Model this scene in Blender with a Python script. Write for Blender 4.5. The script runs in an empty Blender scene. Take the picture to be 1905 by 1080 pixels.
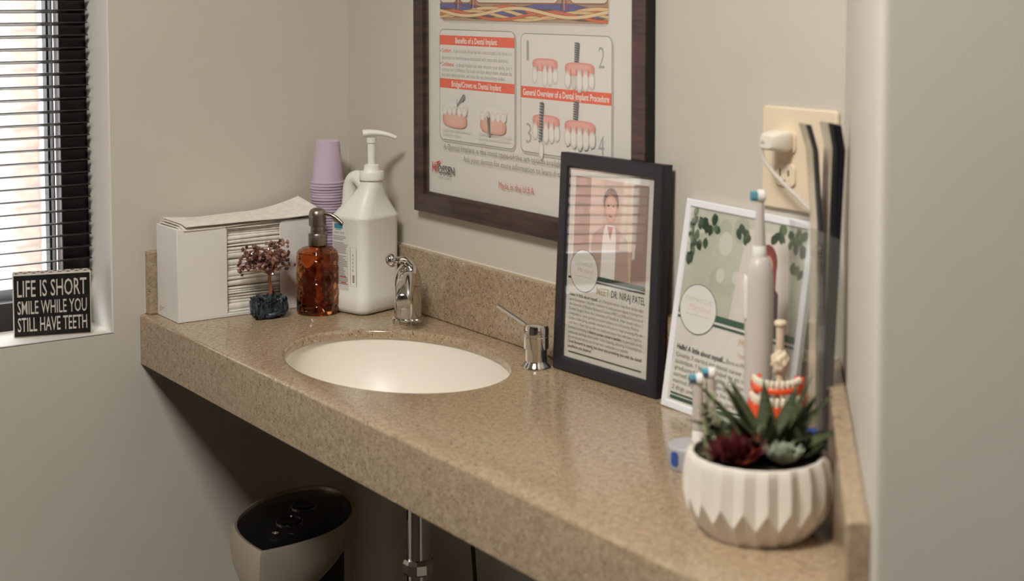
import bpy, bmesh, math, random
from mathutils import Vector, Matrix, Euler
PI = math.pi
random.seed(7)
scene = bpy.context.scene
col = scene.collection

# ------------------------------------------------------------------ camera, world, lights, exposure
cam_data = bpy.data.cameras.new('camera')
cam = bpy.data.objects.new('camera', cam_data)
col.objects.link(cam)
R_ = Vector((0.5726, 0.8198, -0.0005)).normalized()
F_ = Vector((-0.8182, 0.5714, -0.0644)).normalized()
U_ = R_.cross(F_).normalized(); R_ = F_.cross(U_).normalized()
cam.matrix_world = Matrix(((R_.x, U_.x, -F_.x, 2.2582), (R_.y, U_.y, -F_.y, -1.2344), (R_.z, U_.z, -F_.z, 0.5062), (0, 0, 0, 1)))
cam_data.sensor_width = 36.0
cam_data.lens = 2772.5 / 1905 * 36.0
cam_data.shift_y = -371.0 / 1905
cam_data.clip_start = 0.02
cam_data.dof.use_dof = True
cam_data.dof.focus_distance = 2.25
cam_data.dof.aperture_fstop = 4.6
scene.camera = cam

world = bpy.data.worlds.new('sky')
scene.world = world
world.use_nodes = True
wb = world.node_tree.nodes['Background']
wb.inputs[0].default_value = (0.93, 0.97, 1.0, 1)
wb.inputs[1].default_value = 9.0

scene.view_settings.view_transform = 'Standard'
scene.view_settings.look = 'None'
scene.view_settings.exposure = 0.0
scene.view_settings.gamma = 1.0
scene.view_settings.use_curve_mapping = False
LAMP = 57.0            # radiance of the ceiling light diffusers
LAMP_COL = (1.0, 0.965, 0.905)

LIGHTS = ((1.45, -1.42, 0.6, 0.6, 'square ceiling light panel in front of the counter'),)
FLOOR = -0.86
CEIL = 1.72
L0 = 1.13             # back wall length at the counter
D = 0.379             # counter depth
T = 0.081             # apron height
SP = 0.1016           # splash height

# ------------------------------------------------------------------ helpers
def lin(c):
    c = c / 255.0
    return c / 12.92 if c <= 0.04045 else ((c + 0.055) / 1.055) ** 2.4
def rgb(r, g, b): return (lin(r), lin(g), lin(b), 1.0)

def principled(name, color, rough=0.5, metal=0.0, spec=0.5, trans=0.0, ior=1.45, coat=0.0, sheen=0.0):
    m = bpy.data.materials.new(name); m.use_nodes = True
    b = m.node_tree.nodes['Principled BSDF']
    b.inputs['Base Color'].default_value = color
    b.inputs['Roughness'].default_value = rough
    b.inputs['Metallic'].default_value = metal
    b.inputs['Specular IOR Level'].default_value = spec
    b.inputs['Transmission Weight'].default_value = trans
    b.inputs['IOR'].default_value = ior
    b.inputs['Coat Weight'].default_value = coat
    return m
def nodes_of(m): return m.node_tree.nodes, m.node_tree.links, m.node_tree.nodes['Principled BSDF']

def noise_tint(m, c1, c2, scale, detail=3.0, rough=0.6, lo=0.35, hi=0.65, bump=0.0, bscale=None, stretch=None):
    n, l, b = nodes_of(m)
    tc = n.new('ShaderNodeTexCoord')
    src = tc.outputs['Object']
    if stretch:
        mp = n.new('ShaderNodeMapping'); mp.inputs['Scale'].default_value = stretch
        l.new(src, mp.inputs['Vector']); src = mp.outputs['Vector']
    t = n.new('ShaderNodeTexNoise'); t.inputs['Scale'].default_value = scale; t.inputs['Detail'].default_value = detail
    t.inputs['Roughness'].default_value = rough
    l.new(src, t.inputs['Vector'])
    r = n.new('ShaderNodeValToRGB'); r.color_ramp.elements[0].position = lo; r.color_ramp.elements[1].position = hi
    r.color_ramp.elements[0].color = c1; r.color_ramp.elements[1].color = c2
    l.new(t.outputs['Fac'], r.inputs['Fac']); l.new(r.outputs['Color'], b.inputs['Base Color'])
    if bump:
        t2 = n.new('ShaderNodeTexNoise'); t2.inputs['Scale'].default_value = bscale or scale; t2.inputs['Detail'].default_value = 4
        l.new(src, t2.inputs['Vector'])
        bp = n.new('ShaderNodeBump'); bp.inputs['Strength'].default_value = bump; bp.inputs['Distance'].default_value = 0.001
        l.new(t2.outputs['Fac'], bp.inputs['Height']); l.new(bp.outputs['Normal'], b.inputs['Normal'])
    return m

def clear_pane(name, tint=(1, 1, 1, 1), ior=1.5, rough=0.0, haze=0.0):
    """thin clear sheet: Fresnel mix of see-through and mirror, with an optional milky share"""
    m = bpy.data.materials.new(name); m.use_nodes = True
    n, l = m.node_tree.nodes, m.node_tree.links
    n.remove(n['Principled BSDF'])
    out = n['Material Output']
    tr = n.new('ShaderNodeBsdfTransparent'); tr.inputs[0].default_value = tint
    gl = n.new('ShaderNodeBsdfGlossy'); gl.inputs['Roughness'].default_value = rough
    fr = n.new('ShaderNodeFresnel'); fr.inputs['IOR'].default_value = ior
    ge = n.new('ShaderNodeNewGeometry'); ix = n.new('ShaderNodeMix')       # same index seen from either face of the sheet
    l.new(ge.outputs['Backfacing'], ix.inputs['Factor']); ix.inputs['A'].default_value = ior; ix.inputs['B'].default_value = 1.0 / ior
    l.new(ix.outputs['Result'], fr.inputs['IOR'])
    mx = n.new('ShaderNodeMixShader')
    l.new(fr.outputs[0], mx.inputs[0])
    if haze:
        df = n.new('ShaderNodeBsdfDiffuse'); df.inputs[0].default_value = (0.8, 0.8, 0.8, 1)
        m2 = n.new('ShaderNodeMixShader'); m2.inputs[0].default_value = haze
        l.new(tr.outputs[0], m2.inputs[1]); l.new(df.outputs[0], m2.inputs[2]); l.new(m2.outputs[0], mx.inputs[1])
    else:
        l.new(tr.outputs[0], mx.inputs[1])
    l.new(gl.outputs[0], mx.inputs[2]); l.new(mx.outputs[0], out.inputs[0])
    return m

class MB:
    """collects verts and faces"""
    def __init__(s): s.v = []; s.f = []
    def add(s, vs, fs, M=None):
        o = len(s.v)
        for p in vs:
            p = Vector(p)
            s.v.append(tuple(M @ p) if M is not None else tuple(p))
        for f in fs: s.f.append(tuple(o + i for i in f))
        return s
    def box(s, x0, x1, y0, y1, z0, z1, M=None):
        vs = [(x, y, z) for z in (z0, z1) for y in (y0, y1) for x in (x0, x1)]
        return s.add(vs, [(0, 2, 3, 1), (4, 5, 7, 6), (0, 1, 5, 4), (2, 6, 7, 3), (0, 4, 6, 2), (1, 3, 7, 5)], M)
    def loft(s, rings, cap0=True, cap1=True, closed=True, M=None):
        n = len(rings[0]); vs = [p for r in rings for p in r]; fs = []
        for i in range(len(rings) - 1):
            for j in range(n if closed else n - 1):
                k = (j + 1) % n
                fs.append((i * n + j, i * n + k, (i + 1) * n + k, (i + 1) * n + j))
        if cap0: fs.append(tuple(range(n))[::-1])
        if cap1: fs.append(tuple((len(rings) - 1) * n + j for j in range(n)))
        return s.add(vs, fs, M)
    def lathe(s, prof, n=32, c=(0, 0, 0), cap0=True, cap1=True, M=None):
        rings = [[(c[0] + r * math.cos(2 * PI * j / n), c[1] + r * math.sin(2 * PI * j / n), c[2] + z) for j in range(n)] for r, z in prof]
        return s.loft(rings, cap0, cap1, True, M)
    def tube(s, pts, rad, n=10, up=(0, 0, 1), flat=1.0, caps=True, M=None):
        pts = [Vector(p) for p in pts]
        if not isinstance(rad, (list, tuple)): rad = [rad] * len(pts)
        rings = []; prev = None
        for i, p in enumerate(pts):
            t = (pts[min(i + 1, len(pts) - 1)] - pts[max(i - 1, 0)]).normalized()
            a = prev if prev is not None else Vector(up)
            if abs(a.dot(t)) > 0.98: a = Vector((1, 0, 0)) if abs(t.x) < 0.9 else Vector((0, 1, 0))
            a = (a - t * a.dot(t)).normalized(); b = t.cross(a); prev = a
            rings.append([p + b * (rad[i] * math.cos(2 * PI * j / n)) + a * (rad[i] * flat * math.sin(2 * PI * j / n)) for j in range(n)])
        return s.loft(rings, caps, caps, True, M)
    def prism(s, poly, axis, a0, a1, M=None):
        """polygon extruded along an axis: 'x' poly is (y,z), 'y' poly is (x,z), 'z' poly is (x,y)"""
        def P(u, w, a): return {'x': (a, u, w), 'y': (u, a, w), 'z': (u, w, a)}[axis]
        return s.loft([[P(u, w, a0) for u, w in poly], [P(u, w, a1) for u, w in poly]], M=M)
    def mesh(s, name, mat, smooth=True, angle=40):
        me = bpy.data.meshes.new(name)
        me.from_pydata(s.v, [], s.f); me.validate()
        bm = bmesh.new(); bm.from_mesh(me); bmesh.ops.recalc_face_normals(bm, faces=bm.faces); bm.to_mesh(me); bm.free()
        if smooth:
            for p in me.polygons: p.use_smooth = True
            me.set_sharp_from_angle(angle=math.radians(angle))
        if mat: me.materials.append(mat)
        return me
    def build(s, name, mat, parent=None, smooth=True, angle=40, bevel=0.0, seg=2, label=None):
        o = bpy.data.objects.new(name, s.mesh(name, mat, smooth, angle)); col.objects.link(o)
        if parent: o.parent = parent
        if bevel:
            md = o.modifiers.new('bevel', 'BEVEL'); md.width = bevel; md.segments = seg; md.limit_method = 'ANGLE'; md.angle_limit = math.radians(35)
        if label: o['label'] = label
        return o

def thing(name, label, cat, loc=(0, 0, 0), rot=(0, 0, 0), group=None):
    o = bpy.data.objects.new(name, None); col.objects.link(o)
    o.empty_display_size = 0.02
    o.location = loc; o.rotation_euler = rot
    o['label'] = label; o['category'] = cat
    if group: o['group'] = group
    return o
def tag(o, label, cat, group=None):
    o['label'] = label; o['category'] = cat
    if group: o['group'] = group
    return o
def structure(o, label=None):
    o['kind'] = 'structure'
    if label: o['label'] = label
    return o
def rrect(w, h, r, n=4, cx=0, cy=0):
    pts = []
    for sx, sy, a0 in ((1, 1, 0), (-1, 1, PI / 2), (-1, -1, PI), (1, -1, 1.5 * PI)):
        for i in range(n + 1):
            a = a0 + PI / 2 * i / n
            pts.append((cx + sx * (w / 2 - r) + r * math.cos(a), cy + sy * (h / 2 - r) + r * math.sin(a)))
    return pts
def smooth_path(pts, k=6):
    out = []; P = [Vector(p) for p in pts]
    for i in range(len(P) - 1):
        p0, p1, p2, p3 = P[max(i - 1, 0)], P[i], P[i + 1], P[min(i + 2, len(P) - 1)]
        for j in range(k):
            t = j / k
            out.append(0.5 * ((2 * p1) + (p2 - p0) * t + (2 * p0 - 5 * p1 + 4 * p2 - p3) * t * t + (3 * p1 - p0 - 3 * p2 + p3) * t ** 3))
    out.append(P[-1]); return out

# ------------------------------------------------------------------ flat print on sheets
PRINT = bpy.data.materials.new('print'); PRINT.use_nodes = True
_n, _l, _b = nodes_of(PRINT)
_a = _n.new('ShaderNodeAttribute'); _a.attribute_name = 'Col'
_l.new(_a.outputs['Color'], _b.inputs['Base Color']); _b.inputs['Roughness'].default_value = 0.6; _b.inputs['Specular IOR Level'].default_value = 0.2

_tcache = {}
def text_geo(s, bold=0.0):
    k = (s, bold)
    if k not in _tcache:
        cu = bpy.data.curves.new('lettering', 'FONT'); cu.body = s; cu.resolution_u = 2; cu.offset = bold
        o = bpy.data.objects.new('lettering', cu); col.objects.link(o)
        me = bpy.data.meshes.new_from_object(o.evaluated_get(bpy.context.evaluated_depsgraph_get()))
        vs = [(v.co.x, v.co.y) for v in me.vertices]; fs = [tuple(p.vertices) for p in me.polygons]
        bpy.data.objects.remove(o); bpy.data.curves.remove(cu); bpy.data.meshes.remove(me)
        _tcache[k] = (vs, fs)
    return _tcache[k]

class Print:
    """2D artwork on a sheet facing -y: u is local x, v is local z, layers stack towards -y"""
    def __init__(s, y, step=1.2e-5): s.v = []; s.f = []; s.c = []; s.y = y; s.step = step
    def _add(s, pts, faces, cols):
        o = len(s.v); s.y -= s.step
        for (u, w), c in zip(pts, cols): s.v.append((u, s.y, w)); s.c.append(c)
        for f in faces: s.f.append(tuple(o + i for i in f))
    def poly(s, pts, c): s._add(pts, [tuple(range(len(pts)))], [c] * len(pts))
    def rect(s, u0, v0, u1, v1, c, c_top=None):
        s._add([(u0, v0), (u1, v0), (u1, v1), (u0, v1)], [(0, 1, 2, 3)], [c, c, c_top or c, c_top or c])
    def ell(s, cu, cv, ru, rv, c, ce=None, rot=0.0, n=20, p=1.0):
        pts = [(cu, cv)]; cols = [c]; ca, sa = math.cos(rot), math.sin(rot)
        for ring, k in ((0.6, 0), (1.0, 1)):
            for j in range(n):
                a = 2 * PI * j / n; x = ru * ring * math.copysign(abs(math.cos(a)) ** p, math.cos(a)); y = rv * ring * math.copysign(abs(math.sin(a)) ** p, math.sin(a))
                pts.append((cu + x * ca - y * sa, cv + x * sa + y * ca)); cols.append((ce or c) if k else c)
        fs = [(0, 1 + j, 1 + (j + 1) % n) for j in range(n)] + [(1 + j, 1 + n + j, 1 + n + (j + 1) % n, 1 + (j + 1) % n) for j in range(n)]
        s._add(pts, fs, cols)
    def line(s, pts, w, c, closed=False):
        P = [Vector(p) for p in pts]; n = len(P); vs = []
        for i in range(n):
            a = P[(i - 1) % n] if (closed or i) else P[0]; b = P[(i + 1) % n] if (closed or i < n - 1) else P[-1]
            d = (b - a).normalized(); q = Vector((-d.y, d.x)) * (w / 2)
            vs += [tuple(P[i] + q), tuple(P[i] - q)]
        fs = [(2 * i, 2 * i + 1, 2 * ((i + 1) % n) + 1, 2 * ((i + 1) % n)) for i in range(n if closed else n - 1)]
        s._add(vs, fs, [c] * len(vs))
    def text(s, t, u, v, h, c, width=None, align='l', bold=0.0, slant=0.0, maxw=None):
        """cap height h; width squeezes or stretches the line to that length"""
        vs, fs = text_geo(t, bold)
        if not vs: return
        x0 = min(p[0] for p in vs); x1 = max(p[0] for p in vs); k = h / 0.69
        kx = width / (x1 - x0) if width else k
        w = (x1 - x0) * kx
        o = u - (w / 2 if align == 'c' else w if align == 'r' else 0)
        s._add([(o + (p[0] - x0) * kx + slant * p[1] * k, v + p[1] * k) for p in vs], fs, [c] * len(vs))
    def build(s, parent, name='printed_artwork', label=None):
        me = bpy.data.meshes.new(name); me.from_pydata(s.v, [], s.f)
        a = me.color_attributes.new('Col', 'FLOAT_COLOR', 'POINT')
        a.data.foreach_set('color', [x for c in s.c for x in c])
        me.materials.append(PRINT)
        o = bpy.data.objects.new(name, me); col.objects.link(o); o.parent = parent
        if label: o['label'] = label
        return o
# ------------------------------------------------------------------ materials
WALL_C1, WALL_C2 = rgb(202, 195, 182), rgb(207, 200, 187)
m_wall2 = principled('dark_unseen_wall', rgb(112, 102, 90), 0.8, spec=0.2)  # unseen walls behind the camera, darkened to cut bounce light
m_wall = noise_tint(principled('wall_paint', WALL_C1, 0.62, spec=0.25), WALL_C1, WALL_C2, 3.0, bump=0.06, bscale=160)
m_ceil = principled('ceiling_paint', rgb(225, 222, 214), 0.9, spec=0.2)
m_floor = noise_tint(principled('floor_vinyl', rgb(52, 42, 34), 0.5), rgb(38, 30, 24), rgb(58, 47, 38), 6, stretch=(1, 6, 1))
m_reveal = principled('sill_paint', rgb(226, 222, 214), 0.5, spec=0.3)

def stone():
    m = principled('speckled_stone', rgb(190, 164, 130), 0.17, spec=0.85)
    n, l, b = nodes_of(m)
    tc = n.new('ShaderNodeTexCoord')
    base = n.new('ShaderNodeTexNoise'); base.inputs['Scale'].default_value = 120; base.inputs['Detail'].default_value = 5; base.inputs['Roughness'].default_value = 0.7
    l.new(tc.outputs['Object'], base.inputs['Vector'])
    r0 = n.new('ShaderNodeValToRGB'); r0.color_ramp.elements[0].position = 0.32; r0.color_ramp.elements[1].position = 0.7
    r0.color_ramp.elements[0].color = rgb(148, 127, 100); r0.color_ramp.elements[1].color = rgb(185, 164, 136)
    l.new(base.outputs['Fac'], r0.inputs['Fac'])
    cur = r0.outputs['Color']
    for sc, thr, c, seed in ((260, 0.17, rgb(96, 70, 48), 0.0), (420, 0.20, rgb(120, 92, 66), 3.1), (210, 0.14, rgb(206, 186, 156), 7.7), (150, 0.10, rgb(58, 42, 32), 5.2)):
        mp = n.new('ShaderNodeMapping'); mp.inputs['Location'].default_value = (seed, seed * 0.7, seed * 1.3)
        l.new(tc.outputs['Object'], mp.inputs['Vector'])
        vo = n.new('ShaderNodeTexVoronoi'); vo.inputs['Scale'].default_value = sc; vo.inputs['Randomness'].default_value = 1.0
        l.new(mp.outputs['Vector'], vo.inputs['Vector'])
        sz = n.new('ShaderNodeSeparateColor'); l.new(vo.outputs['Color'], sz.inputs[0])
        # only some cells carry a speck, each with its own size
        pw = n.new('ShaderNodeMath'); pw.operation = 'POWER'; pw.inputs[1].default_value = 1.6; l.new(sz.outputs[0], pw.inputs[0])
        th = n.new('ShaderNodeMath'); th.operation = 'MULTIPLY'; th.inputs[1].default_value = thr * 2.2; l.new(pw.outputs[0], th.inputs[0])
        lt = n.new('ShaderNodeMath'); lt.operation = 'LESS_THAN'; l.new(vo.outputs['Distance'], lt.inputs[0]); l.new(th.outputs[0], lt.inputs[1])
        k = n.new('ShaderNodeMath'); k.operation = 'MULTIPLY'; k.inputs[1].default_value = 0.75; l.new(lt.outputs[0], k.inputs[0])
        mx = n.new('ShaderNodeMix'); mx.data_type = 'RGBA'; mx.inputs['B'].default_value = c
        l.new(k.outputs[0], mx.inputs['Factor']); l.new(cur, mx.inputs['A']); cur = mx.outputs['Result']
    l.new(cur, b.inputs['Base Color'])
    return m
m_stone = stone()
m_caulk = principled('caulk', rgb(214, 204, 186), 0.5)
m_ceramic = principled('white_ceramic', rgb(236, 229, 217), 0.38, spec=0.5)
m_chrome = principled('chrome', (0.72, 0.70, 0.68, 1), 0.06, metal=1.0)
m_nickel = noise_tint(principled('brushed_nickel', rgb(150, 140, 128), 0.33, metal=1.0), rgb(138, 128, 116), rgb(168, 158, 146), 30, stretch=(1, 1, 40))
m_walnut = noise_tint(principled('dark_walnut', rgb(58, 38, 30), 0.36, spec=0.6, coat=0.2), rgb(34, 20, 15), rgb(70, 45, 35), 14, stretch=(1, 1, 9), bump=0.1, bscale=60)
m_black = principled('black_paint', rgb(38, 38, 43), 0.4, spec=0.5)
m_blackmatte = principled('black_matte', rgb(24, 23, 24), 0.6)
m_bronze = principled('dark_bronze', rgb(36, 31, 27), 0.4, spec=0.5)
m_slat = principled('blind_slat', rgb(40, 36, 32), 0.35, spec=0.5)
m_glass = clear_pane('picture_glass', ior=1.52)
m_glossy_glass = clear_pane('glossy_picture_glass', ior=1.8)
m_matte_glass = clear_pane('non_glare_glass', ior=1.36, rough=0.38)
m_window = clear_pane('window_glass', ior=1.45)
m_acrylic = clear_pane('clear_acrylic', tint=(0.96, 0.97, 0.96, 1), ior=1.5, rough=0.02, haze=0.03)
m_film = clear_pane('clear_film', tint=(0.95, 0.95, 0.94, 1), ior=1.5, rough=0.12, haze=0.14)
m_paper = principled('paper', rgb(228, 224, 214), 0.7, spec=0.2)
m_sheet = principled('poster_paper', rgb(226, 222, 212), 0.6, spec=0.2)
m_card = principled('white_card', rgb(232, 229, 223), 0.4, spec=0.35)
m_towel = noise_tint(principled('paper_towel', rgb(234, 229, 220), 0.9, spec=0.1), rgb(226, 219, 207), rgb(240, 235, 227), 90, bump=0.2, bscale=700)
m_hdpe = principled('milky_plastic', rgb(232, 229, 221), 0.35, spec=0.4)
m_white = principled('white_plastic', rgb(236, 233, 227), 0.3, spec=0.45)
m_whiteframe = principled('white_frame', rgb(235, 236, 240), 0.25, spec=0.5)
m_cup = principled('lilac_plastic', rgb(204, 184, 204), 0.4, spec=0.4)
m_ivory = principled('ivory_plastic', rgb(232, 214, 186), 0.35, spec=0.45)
m_plug = principled('plug_plastic', rgb(233, 226, 212), 0.4)
m_dark = principled('dark_slot', rgb(22, 18, 15), 0.6)
m_brushgrey = principled('grey_brush_plastic', rgb(204, 196, 190), 0.32, spec=0.45)
m_puck = principled('grey_base_plastic', rgb(176, 174, 178), 0.4)
m_teal = principled('teal_bristle', rgb(104, 168, 184), 0.5)
m_navy = principled('navy_bristle', rgb(88, 104, 130), 0.5)
m_green = principled('green_bristle', rgb(90, 150, 110), 0.5)
m_gum = principled('orange_gum', rgb(232, 82, 36), 0.35, spec=0.5)
m_tooth = principled('tooth_enamel', rgb(232, 222, 200), 0.25, spec=0.5)
m_cream = principled('cream_model', rgb(226, 206, 178), 0.4)
m_blue = principled('blue_plastic', rgb(52, 82, 150), 0.4)
m_red = principled('red_ring', rgb(214, 60, 60), 0.4)
m_silver = principled('silver_plastic', rgb(196, 184, 168), 0.34, metal=0.7)
m_pot = principled('pot_ceramic', rgb(228, 220, 208), 0.42, spec=0.4)
m_soil = noise_tint(principled('potting_moss', rgb(40, 32, 24), 0.95), rgb(24, 20, 14), rgb(60, 50, 34), 120)
m_brickmortar = principled('mortar', rgb(176, 170, 162), 0.9)
m_brick = noise_tint(principled('brick_clay', rgb(164, 132, 124), 0.9), rgb(146, 112, 102), rgb(180, 150, 140), 9)

# ------------------------------------------------------------------ the room
WX, WY0, WY1, WZ0, WZ1 = -0.22, -1.04, -0.4219, -0.024, 1.22
b = MB()
b.box(WX, 0, -3.6, 0.12, FLOOR - 0.05, WZ0)
b.box(WX, 0, -3.6, 0.12, WZ1, CEIL + 0.05)
b.box(WX, 0, WY1, 0.12, WZ0, WZ1)
b.box(WX, 0, -3.6, WY0, WZ0, WZ1)
structure(b.build('wall_left', m_wall, smooth=False))
structure(MB().box(0, L0, 0, 0.12, FLOOR - 0.05, CEIL + 0.05).build('wall_back', m_wall, smooth=False))
E2 = 0.384
structure(MB().prism([(L0, 0), (L0 + E2, -E2), (4.3, -E2 + 4.3 - L0 - E2), (4.3, 2.7), (L0, 2.7)], 'z', FLOOR - 0.05, CEIL + 0.05).build('wall_right', m_wall, bevel=0.006, seg=3))
structure(MB().box(4.2, 4.3, -3.6, 2.6, FLOOR - 0.05, CEIL + 0.05).build('wall_side', m_wall2, smooth=False))
structure(MB().box(WX, 4.3, -3.6, -3.5, FLOOR - 0.05, CEIL + 0.05).build('wall_front', m_wall2, smooth=False))
structure(MB().box(WX, 4.3, -3.6, 2.7, FLOOR - 0.1, FLOOR).build('floor', m_floor, smooth=False))
structure(MB().box(WX, 4.3, -3.6, 2.7, CEIL, CEIL + 0.1).build('ceiling', m_ceil, smooth=False))
# painted drywall return around the window
b = MB()
b.box(-0.099, -0.0004, WY1 - 0.003, WY1, WZ0, WZ1)
structure(b.build('trim_1', m_reveal, smooth=False))
b = MB(); b.box(-0.099, 0.0, WY0, WY1, WZ0 - 0.001, WZ0 + 0.0015)
structure(b.build('trim_2', m_reveal, smooth=False))

# window: dark frame, glass, outer jamb strips
win = thing('window_1', 'tall window with dark frame behind the horizontal blind', 'window', (-0.12, -0.73, WZ0))
del win['category']; win['kind'] = 'structure'
def at(o, p): return (p[0] - o.location.x, p[1] - o.location.y, p[2] - o.location.z)
def wbox(name, mat, x0, x1, y0, y1, z0, z1, bevel=0.0):
    a = at(win, (x0, y0, z0)); c = at(win, (x1, y1, z1))
    return MB().box(a[0], c[0], a[1], c[1], a[2], c[2]).build(name, mat, win, smooth=False, bevel=bevel)
wbox('side_frame', m_bronze, -0.128, -0.100, -0.468, WY1, WZ0, WZ1, 0.002)
wbox('side_frame', m_bronze, -0.128, -0.100, WY0, -0.994, WZ0, WZ1, 0.002)
wbox('bottom_frame', m_bronze, -0.128, -0.100, -0.994, -0.468, WZ0, 0.022, 0.002)
wbox('top_frame', m_bronze, -0.128, -0.100, -0.994, -0.468, WZ1 - 0.046, WZ1, 0.002)
m_cream2 = principled('outer_jamb_paint', rgb(214, 202, 190), 0.6)
m_cool = principled('outer_screen_rail', rgb(180, 188, 196), 0.5)
wbox('outer_seal', m_blackmatte, -0.150, -0.134, -0.4685, -0.4668, WZ0, WZ1)
wbox('outer_seal', m_blackmatte, -0.154, -0.134, -0.4775, -0.4735, WZ0, WZ1)
wbox('outer_rail', m_cool, -0.160, -0.134, -0.994, -0.4915, 0.012, 0.037)
wbox('glass_pane', m_window, -0.1315, -0.1300, -1.035, -0.4219, WZ0, WZ1)

# horizontal blind, one slat per object
bl = thing('window_blind', 'dark horizontal slat blind hanging in the window on the left', 'blind', (-0.082, -0.73, WZ0))
sl = MB(); prof = []
for i in range(5):
    t = (i / 4 - 0.5) * 0.025
    prof.append((t, 0.0022 * (1 - (2 * (i / 4) - 1) ** 2)))
poly = prof + [(u, w - 0.0013) for u, w in prof[::-1]]
tilt = math.radians(11)
poly = [(u * math.cos(tilt) - w * math.sin(tilt), u * math.sin(tilt) + w * math.cos(tilt)) for u, w in poly]
sl.prism(poly, 'y', -0.300, 0.2995)
slat_me = sl.mesh('slat', m_slat, True, 50)
k = 0; z = 0.0640
while z < WZ1 - 0.05:
    o = bpy.data.objects.new('slat', slat_me); col.objects.link(o); o.parent = bl
    o.location = (0, 0, z - WZ0); z += 0.01985; k += 1
MB().box(-0.013, 0.013, -0.300, 0.2995, WZ1 - WZ0 - 0.045, WZ1 - WZ0 - 0.003).build('headrail', m_slat, bl, smooth=False)
for yy in (-0.20, 0.10):
    for xx in (-0.0132, 0.0132):
        MB().tube([(xx, yy, 0.088), (xx, yy, WZ1 - WZ0 - 0.04)], 0.0006, 6).build('ladder_cord', m_slat, bl)

# brick piers across the yard, seen through the blind and mirrored in the picture glass
def pier(label, y0, y1, x, z0, z1):
    p = thing('brick_pier', label, 'brick pier', (x, (y0 + y1) / 2, z0), group='brick piers outside the window')
    MB().box(-0.30, -0.012, y0 - (y0 + y1) / 2, y1 - (y0 + y1) / 2, 0, z1 - z0).build('mortar_core', m_brickmortar, p, smooth=False)
    me = MB().box(-0.05, 0.0, -0.097, 0.097, 0, 0.057).mesh('brick', m_brick, False)
    hm = MB().box(-0.05, 0.0, -0.046, 0.046, 0, 0.057).mesh('brick', m_brick, False)
    zz = 0.005; row = 0; W = y1 - y0
    while zz + 0.057 < z1 - z0:
        u = y0 - (y0 + y1) / 2 + 0.003; first = row % 2
        while True:
            w = 0.092 if first else 0.194
            first = 0
            if u + w > W / 2 + 0.002:
                w = 0.092
                if u + w > W / 2 + 0.002: break
            o = bpy.data.objects.new('brick', me if w > 0.1 else hm); col.objects.link(o); o.parent = p
            o.location = (random.uniform(-0.003, 0.002), u + w / 2, zz)
            u += w + 0.012
        zz += 0.069; row += 1
    return p
pr = pier('pale brick pier with pale corner boards behind the right edge of the blind', 0.302, 0.404, -3.0, FLOOR, 2.3)
m_board1 = principled('corner_board_grey', rgb(196, 202, 208), 0.6); m_board2 = principled('corner_board_beige', rgb(214, 198, 186), 0.6)
MB().box(-0.3, 0.012, 0.404 - 0.353, 0.437 - 0.353, 0, 2.3 - FLOOR).build('corner_board', m_board1, pr, smooth=False)
MB().box(-0.3, 0.016, 0.437 - 0.353, 0.62 - 0.353, 0, 2.3 - FLOOR).build('corner_board', m_board2, pr, smooth=False)
pier('pale brick pier mirrored in the black picture frame glass', -6.2, -1.9, -3.0, -1.4, 1.6)
structure(MB().box(-6.0, WX, -9.0, 4.0, FLOOR - 0.15, FLOOR - 0.1).build('ground', m_brickmortar, smooth=False))
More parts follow.
